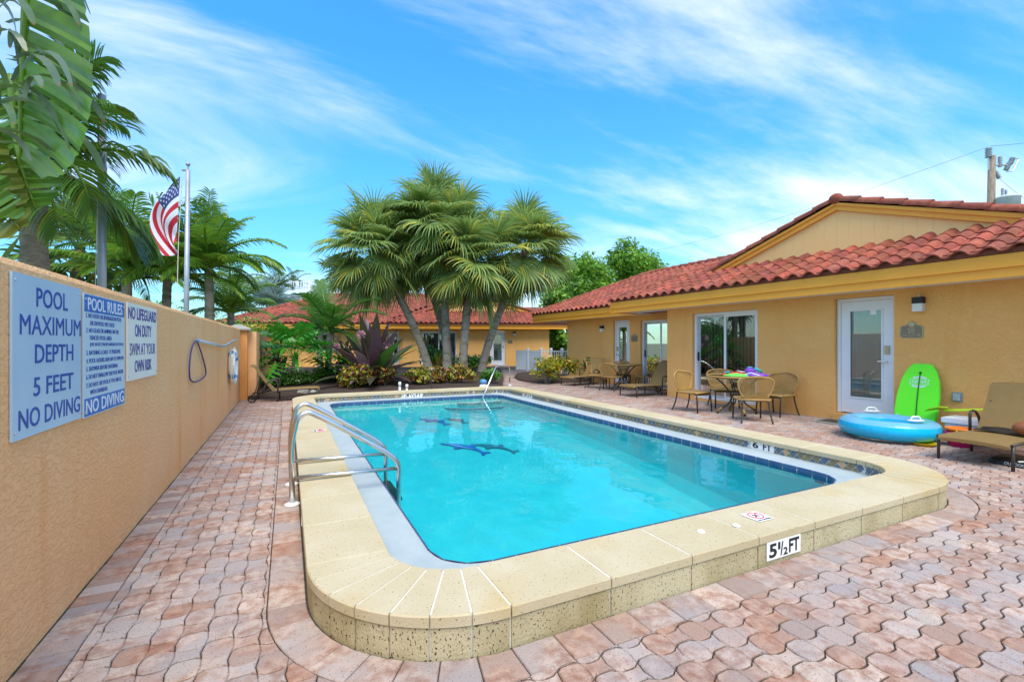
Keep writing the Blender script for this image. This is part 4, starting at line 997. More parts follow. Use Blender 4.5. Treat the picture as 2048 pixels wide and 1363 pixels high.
def floor_mat(lab, x0, y0, x1, y1):
    t = thing('door_mat', ((x0+x1)/2, (y0+y1)/2, 0), lab, 'door mat'); b = MB(); b.box((x0, y0, .004), (x1, y1, .018)); b.build('pad', 'mat_fibre', t, True)
    b = MB(); b.box((x0+.05, y0+.06, .0181), (x1-.05, y1-.06, .021)); b.build('pattern_panel', 'paver_sand', t, True)
floor_mat('worn patterned mat before the near white door', 7.86, 4.0, 8.30, 4.72)

# ================================================================== PATIO FURNITURE
def make_chair(label, group):
    """round-backed cane chair, front towards +Y"""
    t = thing('patio_chair', (0, 0, 0), label, 'chair', group=group)
    SH = .385
    # seat: domed woven pad
    b = MB(); n = 10; P = []
    for j in range(n+1):
        for i in range(n+1):
            u, v = i/n*2-1, j/n*2-1; w_ = .235-.02*(-v); x = u*w_*(1-.06*v*v*abs(u)); y = v*.225-.01+(.02*(1-u*u) if v > .9 else 0)
            P.append((x, y, SH+.012*(1-u**4)*(1-v**4)-(.03 if v > .95 else 0)))
    b.add(P, [(j*(n+1)+i, j*(n+1)+i+1, (j+1)*(n+1)+i+1, (j+1)*(n+1)+i) for j in range(n) for i in range(n)])
    Q = [(x, y, z-.035) for x, y, z in P]; b.add(Q, [(j*(n+1)+i, (j+1)*(n+1)+i, (j+1)*(n+1)+i+1, j*(n+1)+i+1) for j in range(n) for i in range(n)])
    b.build('seat', 'wicker', t, smooth=True)
    b = MB(); e = [(-.235, -.23), (-.245, .0), (-.225, .19), (-.15, .225), (0, .235), (.15, .225), (.225, .19), (.245, 0), (.235, -.23), (0, -.245)]
    b.tube(fillet([(x, y, SH-.012) for x, y in e+e[:1]], .05, 3), .016, 8); b.build('seat_rim', 'cane', t, smooth=True)
    # back hoop
    def hoop(u, v):
        """u -1..1 across, v 0..1 up; returns point on the curved back"""
        wd = .175+.095*math.sin(min(1, v*1.35)*math.pi/2) if v < .74 else .27*math.sqrt(max(0, 1-((v-.74)/.30)**2))
        x = u*wd; z = SH+.005+v*.365; y = -.235-.105*v+.085*(u*u)*(.3+.7*v)
        return V(x, y, z)
    hp = [hoop(-1, v/12) for v in range(12)]+[hoop(-.97+1.94*k/10, 1.0-.0*k) if False else hoop(-1+2*k/12, .93+.07*math.sin(math.pi*k/12)) for k in range(1, 12)]+[hoop(1, v/12) for v in range(11, -1, -1)]
    b = MB(); b.tube(hp, .0155, 8); b.build('back_hoop', 'cane', t, smooth=True)
    def topv(u): return .93+.07*math.sin(math.pi*(u+1)/2)
    b = MB(); k = 17
    for s_ in (1, -1):                                       # open diagonal lattice
        for i in range(-k, k+1):
            pts = []
            for j in range(13):
                v = j/12*.97; u = (i/k*1.9)+s_*(v-.5)*1.25
                if abs(u) <= .98 and v <= topv(u)-.01: pts.append(hoop(u, v)+V(0, .002*s_, 0))
            if len(pts) > 1:
                for a, c in zip(pts, pts[1:]):
                    w_ = V(.0055, 0, 0) if True else 0; b.add([a-w_, c-w_, c+w_, a+w_], [(0, 1, 2, 3)])
    for v in (.0, .06, .12):
        L_ = [hoop(-1+2*i/12, v) for i in range(13)]; b.strip(L_, [p+V(0, -.002, .022) for p in L_])
    tag(b.build('back_weave', 'cane', t), kind='stuff')
    for sx_ in (-1, 1):
        b = MB(); b.tube(fillet([(sx_*.215, .19, SH-.02), (sx_*.218, .215, SH-.08), (sx_*.222, .235, 0)], .05, 3), .0135, 8); b.build('leg', 'bronze', t, smooth=True)
        b = MB(); b.tube(bez((sx_*.19, -.225, SH), (sx_*.215, -.235, .15), (sx_*.235, -.32, 0), 7), .0135, 8); b.build('leg', 'bronze', t, smooth=True)
    return t
def aim(c, tgt): return math.atan2(-(tgt[0]-c[0]), tgt[1]-c[1])
GRP1, GRP2 = 'chairs round the near glass table', 'chairs round the far glass table'
TC1, TC2 = (7.50, 5.84), (8.62, 10.42)
proto = make_chair('cane chair with its open back to the camera, before the near table', GRP1)
proto.location = (7.02, 5.20, 0); proto.rotation_euler.z = aim((7.02, 5.2), TC1)
dup(proto, (7.0, 6.40, 0), aim((7.0, 6.40), (7.14, 5.4)), 'cane chair at the pool corner end of the near table, seat facing the camera', GRP1)
dup(proto, (7.96, 5.40, 0), aim((7.96, 5.40), (7.0, 5.36)), 'cane chair by the wall between near table and white door', GRP1)
dup(proto, (7.98, 6.52, 0), aim((7.98, 6.52), TC1), 'cane chair behind the near table in front of the sliding door', GRP1)
dup(proto, (8.12, 10.98, 0), aim((8.12, 10.98), TC2), 'cane chair beside the raised lounger back at the far table', GRP2)
dup(proto, (8.14, 10.30, 0), aim((8.14, 10.30), TC2)+.15, 'cane chair with slender dark legs in front of the far table', GRP2)
dup(proto, (9.02, 10.95, 0), aim((9.02, 10.95), TC2), 'cane chair behind the far table, before the recessed white door', GRP2)
dup(proto, (9.0, 9.93, 0), aim((9.0, 9.93), TC2), 'cane chair at the far table with its back to the dark sliding door', GRP2)
def make_table(label):
    t = thing('patio_table', (0, 0, 0), label, 'table', group='round glass patio tables')
    b = MB(); b.lathe([(.50, .690), (.505, .695), (.50, .70)], (0, 0, 0), 36); b.build('glass_top', 'table_glass', t, smooth=False)
    b = MB(); torus(b, V(0, 0, .69), .515, .017, 'z', 0, 360, 36, 8); b.build('rim', 'cane', t, smooth=True)
    for k in range(4):
        q = R(45+90*k); d = V(math.cos(q), math.sin(q), 0)
        for off in (-.02, .02):
            s_ = V(-d.y, d.x, 0)*off; P = [d*.40+s_+V(0,0,.672), d*.26+s_+V(0,0,.56), d*.09+s_+V(0,0,.34), d*.12+s_+V(0,0,.2), d*.33+s_+V(0,0,.05)]
            b = MB(); b.tube(fillet(P, .12, 5), .011, 7); b.build('leg', 'bronze', t, smooth=True)
        b = MB(); b.tube([d*.27+V(0,0,.105), d*.345+V(0,0,.028)], [.024, .03], 8); b.build('foot_wrap', 'cane', t, smooth=True)
        b = MB(); b.lathe([(.022, 0), (.022, .012), (.010, .02), (.010, .04)], tuple(d*.35), 8); b.build('foot', 'black', t)
    b = MB(); torus(b, V(0, 0, .33), .10, .014, 'z', 0, 360, 20, 6); b.build('base_ring', 'bronze', t, smooth=True)
    b = MB(); torus(b, V(0, 0, .668), .42, .012, 'z', 0, 360, 28, 6); b.build('support_ring', 'bronze', t, smooth=True)
    return t
tb = make_table('round glass table heaped with bright swim gear by the sliding door'); tb.location = (*TC1, 0); tb.rotation_euler.z = R(14)
dup(tb, (*TC2, 0), R(30), 'bare round glass table on the recessed patio')
def make_lounger(label):
    """foot end at the origin, head towards +Y"""
    t = thing('sun_lounger', (0, 0, 0), label, 'sun lounger', group='woven sun loungers'); W2 = .285
    side = [(0.0, .262), (.03, .285), (.25, .292), (.5, .284), (.75, .275), (.94, .262)]
    def pad(prof, th, nm):
        b = MB(); top, bot = [], []; m = 8
        pr_ = fillet([(0, y, z) for y, z in prof], .06, 3)
        for p in pr_:
            top.append([(-W2+2*W2*i/m, p.y, p.z-.016*(abs(2*i/m-1)**3)) for i in range(m+1)]); bot.append([(-W2+2*W2*i/m, p.y, p.z-th) for i in range(m+1)])
        for a, c in zip(top, top[1:]): b.strip(c, a)
        for a, c in zip(bot, bot[1:]): b.strip(a, c)
        for rows_ in ((top[0], bot[0]), (bot[-1], top[-1])): b.strip(*rows_)
        for i in (0, m): b.strip([r[i] for r in top], [r[i] for r in bot])
        return b.build(nm, 'wicker', t, smooth=True)
    pad(side, .038, 'seat')
    pad([(.95, .262), (1.08, .42), (1.24, .66), (1.32, .80), (1.40, .825)], .036, 'backrest')
    for sx_ in (-1, 1):
        x = sx_*(W2+.012)
        b = MB(); b.tube(fillet([(x, .03, .262), (x, .5, .255), (x, .95, .235), (x, 1.30, .13)], .1, 4), .014, 8); b.build('side_rail', 'bronze', t, smooth=True)
        for y, zt in ((.05, .262), (.86, .25)):
            b = MB(); b.tube([(x, y, zt), (x, y, 0)], .0155, 8); b.build('leg', 'bronze', t, smooth=True)
        b = MB(); b.tube(fillet([(x+sx_*.014, .86, .20), (x+sx_*.014, .86, .475), (x+sx_*.014, .98, .485), (x+sx_*.014, 1.10, .40), (x+sx_*.014, 1.16, .20)], .08, 5), .016, 8); b.build('armrest', 'bronze', t, smooth=True)
        b = MB(); b.tube([(x*.8, 1.20, .60), (x*.8, 1.33, .16)], .009, 6); b.build('back_strut', 'bronze', t, smooth=True)
        wl_ = MB(); c = V(x+sx_*.03, 1.36, .088); torus(wl_, c, .074, .013, 'x', 0, 360, 20, 6); whl = wl_.build('wheel', 'black', t, smooth=True)
        b = MB()
        for a in range(5): q = R(72*a); b.tube([c, c+V(0, math.cos(q)*.07, math.sin(q)*.07)], .007, 5)
        b.build('spokes', 'black', whl)
    b = MB(); b.tube([(-W2-.05, 1.36, .088), (W2+.05, 1.36, .088)], .009, 6); b.build('axle', 'bronze', t)
    return t
lp = make_lounger('woven lounger holding a football, cut off by the picture edge'); lp.location = (6.56, 2.26, 0); lp.rotation_euler.z = R(-90)
dup(lp, (7.68, 11.92, 0), R(-80), 'woven lounger with raised back beside the yellow croton shrubs', 'woven sun loungers')
dup(lp, (7.45, 8.87, 0), R(-89), 'woven lounger half hidden behind the house corner', 'woven sun loungers')
dup(lp, (.68, 11.72, 0), R(87), 'woven lounger with wheels against the boundary wall pillar', 'woven sun loungers')

# ================================================================== POOL TOYS AND SMALL THINGS
t = thing('inflatable_ring', (7.42, 3.42, 0), 'big blue inflatable pool ring with clear top lying before the white door', 'inflatable ring')
RM, RT = .43, .135
def tor_zone(nm, a0, a1, mt, dr=0):
    b = MB(); n, m = 44, 10; ring = []
    for i in range(n+1):
        q = 2*math.pi*i/n; row = []
        for k in range(m+1):
            a = R(a0+(a1-a0)*k/m); rr2 = RT+.0025*math.sin(q*22)*(1 if dr else .4)
            row.append((math.cos(q)*(RM+rr2*math.cos(a)), math.sin(q)*(RM+rr2*math.cos(a)), .155+rr2*.92*math.sin(a)))
        ring.append(row)
    for a, c in zip(ring, ring[1:]): b.strip(a, c)
    return b.build(nm, mt, t, smooth=True)
tor_zone('tube', -215, 32, 'float_blue'); tor_zone('clear_top', 32, 145, 'float_top', 1)
b = MB(); n = 40; b.strip([(math.cos(2*math.pi*i/n)*(RM+RT*.80), math.sin(2*math.pi*i/n)*(RM+RT*.80), .215) for i in range(n+1)], [(math.cos(2*math.pi*i/n)*(RM-RT*.78), math.sin(2*math.pi*i/n)*(RM-RT*.78), .215) for i in range(n+1)]); b.build('inner_web', 'float_blue', t)
for q in (R(-115), R(50)):
    c = V(math.cos(q)*RM, math.sin(q)*RM, .30); s_ = V(-math.sin(q), math.cos(q), 0); d = V(math.cos(q), math.sin(q), 0)
    b = MB(); b.ell((0, 0, 0), (.12, .06, .010), 14, 4); b.v = [tuple(c+s_*x+d*y+V(0,0,z+.012)) for x, y, z in b.v]
    b.tube(fillet([c-s_*.07+V(0,0,.01), c-s_*.05+V(0,0,.06), c+s_*.05+V(0,0,.06), c+s_*.07+V(0,0,.01)], .03, 3), .010, 6); b.build('grip_handle', 'white_plastic', t, smooth=True)
# bodyboard
t = thing('bodyboard', (8.08, 3.42, 0), 'lime green bodyboard with white emblem leaning on the wall by the door', 'bodyboard')
bw, bh = .255, 1.04
outl = [(-.17, 0), (-.235, .12), (-.252, .35), (-.25, .55), (-.225, .78), (-.18, .93), (-.125, 1.02), (-.09, 1.04), (.09, 1.04), (.125, 1.02), (.18, .93), (.225, .78), (.25, .55), (.252, .35), (.235, .12), (.17, 0)]
bd = (V(8.355, 0, 1.0)-V(8.05, 0, .0)).normalized(); fb = frame((8.05, 3.42, .005), (0, -1, 0), bd)
def bpoly(mb, pts, z0, z1):
    n = len(pts); mb.add([fb @ V(x, y, z1) for x, y in pts]+[fb @ V(x, y, z0) for x, y in pts], [tuple(range(n-1, -1, -1)), tuple(range(n, 2*n))]+[(i, (i+1) % n, n+(i+1) % n, n+i) for i in range(n)])
b = MB(); bpoly(b, outl, -.045, -.004); b.build('board_core', 'lime_edge', t, True)
b = MB(); bpoly(b, [(x*.965, .018+y*.965) for x, y in outl], -.004, .004); b.build('deck_skin', 'bodyboard', t, True)
b = MB(); b.lathe([(.016, 0), (.016, .008)], (0, 0, 0), 12); b.v = [tuple(fb @ (V(x, y, z)+V(.0, .90, .004))) for x, y, z in b.v]; b.build('leash_plug', 'black', t, True)
b = MB(); b.tube(fillet([fb @ V(0, .90, .012), fb @ V(.005, .6, .014), fb @ V(.02, .35, .016), fb @ V(.045, .10, .03), fb @ V(.06, 0.02, .05)], .1, 4), .0055, 6); b.build('leash', 'black', t, True)
em = MB()
def strp(pts, w_=.010):
    for (x0, y0), (x1, y1) in zip(pts, pts[1:]):
        dx, dy = x1-x0, y1-y0; l = math.hypot(dx, dy); nx, ny = -dy/l*w_/2, dx/l*w_/2
        em.add([fb @ V(x0+nx, y0+ny, .0058), fb @ V(x1+nx, y1+ny, .0058), fb @ V(x1-nx, y1-ny, .0058), fb @ V(x0-nx, y0-ny, .0058)], [(3, 2, 1, 0)])
strp([(-.115, .80), (-.10, .765), (-.115, .73), (0, .722), (.115, .73), (.10, .765), (.115, .80), (0, .808), (-.115, .80)], .007)
strp([(-.08, .822), (-.03, .836), (.03, .836), (.08, .822)], .02); strp([(-.08, .705), (-.03, .692), (.03, .692), (.08, .705)], .02); em.build('emblem', 'print_white', t, True)
text_mb('SURFWAVE', .17, .036, 'lettering', 'print_white', t, fb @ Matrix.Translation(V(-.085, .748, .005)), depth=.001, bold=.02)
text_mb('VERSION 42', .17, .03, 'lettering', 'print_white', t, fb @ Matrix.Translation(V(-.185, .10, .005)) @ Matrix.Rotation(R(90), 4, 'Z'), depth=.001, bold=.01)
# sand shovel, cooler, buckets
t = thing('toy_shovel', (8.15, 2.95, .3), 'lime toy shovel lying on the white foam cooler', 'shovel')
b = MB(); sc_ = [(-.0, -.085), (.10, -.085), (.20, -.06), (.25, 0), (.20, .06), (.10, .085), (0, .085)]
fs = frame((8.08, 3.02, .385), (-.25, 1, -.08), (-1, -.3, .35))
b.add([fs @ V(x, y, .0-.05*(y/.085)**2*-1-.02) for x, y in sc_]+[fs @ V(x*.98, y*.97, .006+.05*(y/.085)**2-.02) for x, y in sc_], [tuple(range(6, -1, -1)), tuple(range(7, 14))]+[(i, (i+1) % 7, 7+(i+1) % 7, 7+i) for i in range(7)]); b.build('blade', 'toy_lime', t, True, True)
b = MB(); b.tube([fs @ V(.04, 0, 0), fs @ V(-.42, 0, .03)], [.018, .013], 8); b.build('shaft', 'toy_lime', t, True, True)
t = thing('foam_cooler', (7.98, 2.75, 0), 'white foam cooler box standing between bodyboard and woven lounger', 'cooler')
b = MB(); b.box((7.88, 2.56, .02), (8.22, 2.98, .25)); b.build('body', 'foam_white', t, True); b = MB(); b.box((7.85, 2.53, .252), (8.25, 3.01, .315)); b.build('lid', 'foam_white', t, True)
text_mb('PFS', .07, .022, 'lettering', 'black', t, frame((7.849, 2.64, .27), (0, -1, 0), (0, 0, 1)), depth=.001)
def bucket(nm, lab, c, r0, r1, h_, mt, hm):
    t = thing(nm, c, lab, 'bucket'); b = MB(); b.lathe([(r0, 0), (r1, h_), (r1+.018, h_+.005), (r1+.018, h_+.028), (r1-.008, h_+.028), (r0-.008, .012), (.001, .012)], (0, 0, 0), 22); b.build('pail', mt, t, smooth=True)
    b = MB(); b.tube([V(math.cos(R(a))*(r1+.02), -.02-math.sin(R(a))*.05, h_+.01-math.sin(R(a))*.13) for a in range(0, 181, 15)], .008, 6); b.build('handle', hm, t, smooth=True)
bucket('beach_bucket', 'orange bucket in front of the white foam cooler', (7.63, 2.74, .13), .085, .128, .075, 'toy_orange', 'toy_yellow')
bucket('beach_bucket', 'magenta bucket beside the leg of the football lounger', (7.63, 2.74, 0), .105, .135, .155, 'toy_pink', 'toy_yellow')
t = thing('toy_dish', (7.30, 2.98, 0), 'shallow yellow toy dish behind the inflatable ring', 'toy'); b = MB(); b.lathe([(.10, .005), (.14, .035), (.15, .037), (.10, .012)], (0, 0, 0), 20); b.build('dish', 'toy_yellow', t, smooth=True)
b = MB(); b.lathe([(.10, .0), (.10, .006)], (0, 0, -.001), 20); b.build('foot_ring', 'toy_yellow', t)
t = thing('swim_bag', (6.98, 2.03, 0), 'flat black bag with white lettering under the football lounger', 'bag')
b = MB(); b.prism(rrect(6.85, 1.70, 7.35, 2.25, .1, 5), .002, .055, .02); b.build('bag_body', 'black', t, True, True)
b = MB(); b.tube([(6.86, 2.0, .062), (6.95, 1.95, .063), (7.0, 1.80, .062), (7.0, 1.75, .06)], .008, 6); b.build('drawstring', 'rope', t, True)
text_mb('OUTDOORS', .2, .03, 'lettering', 'print_white', t, frame((6.845, 2.1, .015), (0, -1, 0), (0, 0, 1)), depth=.001)
t = thing('black_towel', (7.38, 2.32, .3), 'folded black towel at the hinge of the football lounger', 'towel')
b = MB(); pr_ = [(7.22, .293), (7.30, .305), (7.42, .298), (7.50, .315)]
for (x0, z0), (x1, z1) in zip(pr_, pr_[1:]): b.strip([(x0, 2.0+.06*i, z0+.006*math.sin(i*1.3)) for i in range(9)], [(x1, 2.0+.06*i, z1+.006*math.sin(i*1.3+1)) for i in range(9)])
b.build('cloth', 'black', t, True, True)
b = MB(); b.box((7.30, 2.02, .288), (7.48, 2.46, .296)); b.build('lower_fold', 'black', t, True)
t = thing('football', (7.32, 2.06, .30), 'brown leather football resting on the lounger seat', 'football')
b = MB(); b.lathe([(.001, -.14), (.03, -.128), (.055, -.10), (.078, -.05), (.086, 0), (.078, .05), (.055, .10), (.03, .128), (.001, .14)], (0, 0, 0), 18); fm = frame((7.29, 2.0, .372), (0, .2, 1), (1, 0, 0))
rm = Matrix.Translation(V(7.25, 2.02, .372)) @ Matrix.Rotation(R(90), 4, 'X') @ Matrix.Rotation(R(20), 4, 'Y'); b.v = [tuple(rm @ Vector(v)) for v in b.v]; b.build('ball', 'leather', t, True, True)
b = MB(); torus(b, V(0, 0, .095), .0595, .004, 'z', 0, 360, 20, 5); b.v = [tuple(rm @ Vector(v)) for v in b.v]; b.build('white_stripe', 'white_plastic', t, True)
# swim gear heaped on the near table
def slab(nm, lab, pts, z, th, mt, cat, hump=.0, extra=None):
    c = (sum(p[0] for p in pts)/len(pts), sum(p[1] for p in pts)/len(pts)); t = thing(nm, (*c, z), lab, cat); b = MB(); n = len(pts); rings = []
    for k, (f_, zz_) in enumerate(((1, 0), (1.03, th*.5), (.92, th), (.5, th+hump*.7), (.05, th+hump))):
        rings.append([(c[0]+(x-c[0])*f_, c[1]+(y-c[1])*f_, z+zz_+(.008*math.sin(7*x+9*y) if k > 1 else 0)) for x, y in pts])
    for a, d in zip(rings, rings[1:]): b.strip(a+a[:1], d+d[:1])
    b.add(rings[-1], [tuple(range(n))]); b.build('main_piece', mt, t, True, True)
    if extra: extra(t)
    return t
tz = .702; tx, ty = TC1
def ov(cx_, cy_, a, b_, rot, n=14, wob=0): return [(cx_+math.cos(rot)*a*math.cos(2*math.pi*i/n)*(1+wob*math.sin(3*i))-math.sin(rot)*b_*math.sin(2*math.pi*i/n), cy_+math.sin(rot)*a*math.cos(2*math.pi*i/n)+math.cos(rot)*b_*math.sin(2*math.pi*i/n)*(1+wob*math.cos(2*i))) for i in range(n)]
def ex1(t):
    b = MB(); b.tube([(tx+.12, ty-.36, tz+.02), (tx+.06, ty-.24, tz+.06), (tx+.03, ty-.14, tz+.03)], .012, 6); b.build('strap', 'foam_white', t, True)
slab('swim_vest', 'crumpled purple swim vest on the near glass table', ov(tx+.18, ty-.24, .22, .13, R(-55), wob=.08), tz, .03, 'toy_purple', 'swim vest', .03, ex1)
def ex2(t):
    b = MB(); b.tube(ov3 := [(x, y, tz+.022) for x, y in ov(tx-.20, ty-.07, .10, .03, R(-40))], .006, 5); b.build('trim', 'toy_lime', t, True)
slab('mesh_bag', 'bright green mesh bag flattened on the near glass table', ov(tx-.16, ty-.10, .20, .09, R(-50), wob=.18), tz, .018, 'toy_green', 'bag', .03, ex2)
def ex3(t):
    for i in range(4):
        b = MB(); x0 = tx+.02+.045*i; b.strip([(x0+.01*j, ty+.10-.05*j-.03*i, tz+.072+.01*math.sin(j*1.3+i)) for j in range(5)], [(x0+.024+.01*j, ty+.10-.05*j-.03*i, tz+.072+.01*math.sin(j*1.3+i)) for j in range(5)]); b.build('white_stripe', 'foam_white', t, True)
slab('striped_towel', 'red and white striped towel bundled on the near table', ov(tx+.08, ty+.02, .20, .11, R(-50), wob=.1), tz, .045, 'toy_red', 'towel', .02, ex3)
def ex4(t):
    b = MB(); b.tube([(tx+.20, ty-.20, tz+.13), (tx+.26, ty-.26, tz+.10), (tx+.29, ty-.30, tz+.07)], [.03, .025, .02], 8); b.build('snorkel', 'toy_teal', t, True, True)
    b = MB(); b.ell((tx+.16, ty-.14, tz+.15), (.05, .06, .02), 10, 5); b.build('mask_lens', 'ring_blue', t, True, True)
slab('dive_mask', 'violet dive mask and teal snorkel on top of the heap', ov(tx+.16, ty-.15, .09, .07, R(-50)), tz+.062, .07, 'toy_purple', 'mask', .02, ex4)
def ex5(t):
    b = MB(); b.ell((tx-.10, ty+.12, tz+.055), (.05, .04, .02), 10, 5); b.build('patch', 'toy_teal', t, True, True)
slab('beach_ball', 'deflated red and teal beach ball at the back of the near table', ov(tx-.06, ty+.12, .12, .07, R(-40), wob=.12), tz, .03, 'toy_red', 'ball', .015, ex5)
# garden fixtures at the pool edge
for x, y, h_, lab in ((2.62, 11.22, .30, 'white valve pipe standing behind the depth marker'), (2.46, 11.28, .36, 'slim grey valve pipe at the edge of the mulch')):
    t = thing('valve_pipe', (x, y, 0), lab, 'pipe'); b = MB(); b.lathe([(.028, -.02), (.028, h_*.7)], (0, 0, 0), 10); b.build('pipe', 'white_plastic', t, smooth=True); b = MB(); b.lathe([(.036, h_*.7), (.036, h_*.95), (.02, h_)], (0, 0, 0), 10); b.build('cap', 'white_plastic', t, smooth=True)
t = thing('garden_stake', (3.35, 11.6, 0), 'thin dark metal stake among the crotons', 'stake'); b = MB(); b.tube([(0, 0, -.02), (0, 0, .62)], .012, 6); b.build('rod', 'bronze', t); b = MB(); b.lathe([(.02, .60), (.024, .64), (.001, .66)], (0, 0, 0), 8); b.build('tip', 'galvanised', t)
t = thing('chlorine_float', (4.72, 11.42, 0), 'small round blue and white float beside the entry handrail', 'float')
b = MB(); b.ell((0, 0, .26), (.10, .10, .08), 12, 8); b.build('float_top', 'ring_blue', t, smooth=True); b = MB(); b.lathe([(.13, 0), (.13, .10), (.09, .16), (.06, .2)], (0, 0, .02), 14); b.build('float_base', 'life_ring', t, smooth=True)
# white gate and fence towards the street
fence = thing('white_fence', (10.4, 18.3, 0), 'white picket fence with solid gate between the two houses', 'fence')
fpts = [at(1030, 20.9), at(1056, 20.5), at(1082, 19.9), at(1102, 19.9), at(1124, 19.6), at(1137, 19.4)]
def post(p, h_=1.05):
    b = MB(); b.box((p.x-.05, p.y-.05, -.02), (p.x+.05, p.y+.05, h_)); o = b.build('post', 'white_plastic', fence, True); b = MB(); b.add([(p.x-.06, p.y-.06, h_), (p.x+.06, p.y-.06, h_), (p.x+.06, p.y+.06, h_), (p.x-.06, p.y+.06, h_), (p.x, p.y, h_+.06)], [(0,1,4), (1,2,4), (2,3,4), (3,0,4), (3,2,1,0)]); b.build('post_cap', 'white_plastic', o, True)
for p in fpts[1:]: post(p)
for i, (p, q) in enumerate(zip(fpts, fpts[1:])):
    d = (q-p).normalized(); s_ = V(-d.y, d.x, 0)*.014; p2, q2 = p+d*.06, q-d*.06
    def bar(a, c, z0, z1, w_=.014): 
        b = MB(); s2 = V(-d.y, d.x, 0)*w_; b.add([a-s2+V(0,0,z0), c-s2+V(0,0,z0), c+s2+V(0,0,z0), a+s2+V(0,0,z0), a-s2+V(0,0,z1), c-s2+V(0,0,z1), c+s2+V(0,0,z1), a+s2+V(0,0,z1)], [(3,2,1,0), (4,5,6,7), (0,1,5,4), (1,2,6,5), (2,3,7,6), (3,0,4,7)]); return b
    for z in (.12, .93): bar(p2, q2, z, z+.05, .022).build('fence_rail', 'white_plastic', fence, True)
    if i < 2: bar(p2, q2, .171, .929, .012).build('solid_panel', 'white_plastic', fence, True)
    else:
        L_ = (q2-p2).length; n = int(L_/.085)
        for k in range(1, n): a = p2+d*(L_*k/n); bar(a-d*.014, a+d*.014, .171, .929).build('picket', 'white_plastic', fence, True)

# ================================================================== PLANTS
GR = random.Random(21)
def tint(c, v=.2, r=GR):
    k = 1+r.uniform(-v, v); return (c[0]*k*r.uniform(.92, 1.1), c[1]*k, c[2]*k*r.uniform(.85, 1.15))
def ribbon(b, pts, ws, side):
    """flat tapered strip along pts; side: vector or list of vectors across"""
    n = len(pts); L_, R_ = [], []
    for i, p in enumerate(pts):
        s_ = side[i] if isinstance(side, list) else side
        L_.append(p-s_*ws[i]); R_.append(p+s_*ws[i])
    b.strip(L_, R_)
def fan_leaf(seed, pitch, lp, rad, nseg, col, droop=.5, yellow=0):
    """costapalmate fan: petiole then drooping segments; azimuth along +Y, pitch and gravity baked in"""
    r = random.Random(seed); b = MB(); p = R(pitch)
    d = V(0, math.cos(p), math.sin(p)); pet = [V(0, 0, 0)]
    for i in range(6):
        d = (d+V(0, 0, -.07*lp)).normalized(); pet.append(pet[-1]+d*lp/6)
    b.col = (col[0]*1.25, col[1]*1.15, col[2]); ribbon(b, pet, [.028, .024, .021, .019, .017, .016, .014], V(1, 0, 0))
    X_ = V(1, 0, 0); up = X_.cross(d); base = pet[-1]
    for k in range(nseg):
        th = R(-158+316*(k+.5)/nseg); L_ = rad*(.62+.38*math.cos(th*.5))*r.uniform(.9, 1.08)
        dr = (d*math.cos(th)+X_*math.sin(th)+up*(.28*abs(math.sin(th))-.05)).normalized(); pts = [base.copy()]; q = dr.copy(); m = 6
        for i in range(m):
            t = (i+1)/m; q = (q+V(0, 0, -droop*.55*t*t*r.uniform(.75, 1.25))).normalized(); pts.append(pts[-1]+q*L_/m)
        w_ = 2*L_*.5*math.tan(R(316/nseg/2))*.5; ws = [.004, w_*.55, w_*.95, w_*.9, w_*.6, w_*.32, .001]
        sd = []
        for i in range(m+1):
            tg = (pts[min(i+1, m)]-pts[max(i-1, 0)]).normalized(); s_ = tg.cross(up)
            s_ = s_.normalized() if s_.length > .05 else X_; sd.append((s_+up*(.55 if k % 2 else -.55)).normalized())
        c = tint(col, .22, r)
        if yellow and r.random() < yellow: c = (c[0]*2.0, c[1]*1.35, c[2]*.8)
        b.col = c; ribbon(b, pts, ws, sd)
    return b
def pinnate(seed, pitch, L_, nleaf, ll, col, arch=.9, lw=.018, vee=.35, hang=.4, yellow=0):
    """feather frond along +Y: rachis arching under gravity, leaflets both sides"""
    r = random.Random(seed); b = MB(); p = R(pitch); d = V(0, math.cos(p), math.sin(p)); m = 14; pts = [V(0, 0, 0)]; ds = [d.copy()]
    for i in range(m):
        d = (d+V(0, 0, -arch*(.4+1.0*i/m)/m)).normalized(); pts.append(pts[-1]+d*L_/m); ds.append(d.copy())
    b.col = (col[0]*1.5, col[1]*1.2, col[2]); b.tube(pts, [.022*L_*(1-.85*i/m)+.002 for i in range(m+1)], 5)
    X_ = V(1, 0, 0)
    for k in range(nleaf):
        t = .14+.86*(k+.5)/nleaf; f_ = t*m; i = min(m-1, int(f_)); a = pts[i].lerp(pts[i+1], f_-i); dd = ds[i]; up = X_.cross(dd).normalized()
        le = ll*math.sin(math.pi*(.12+.80*t))**.7*r.uniform(.88, 1.1)
        for s_ in (-1, 1):
            q = (X_*s_*(1-.35*t)+dd*(.45+.55*t)+up*vee).normalized(); P = [a.copy()]; n = 4
            for j in range(n):
                q = (q+V(0, 0, -hang*(j+1)/n*r.uniform(.7, 1.3))).normalized(); P.append(P[-1]+q*le/n)
            sd = (dd-q*dd.dot(q)).normalized(); sd = (sd+up*r.uniform(-.3, .3)).normalized(); c = tint(col, .22, r)
            if yellow and r.random() < yellow: c = (c[0]*2.2, c[1]*1.3, c[2]*.7)
            b.col = c; ribbon(b, P, [lw*.5, lw, lw*.95, lw*.6, .001], sd)
    return b
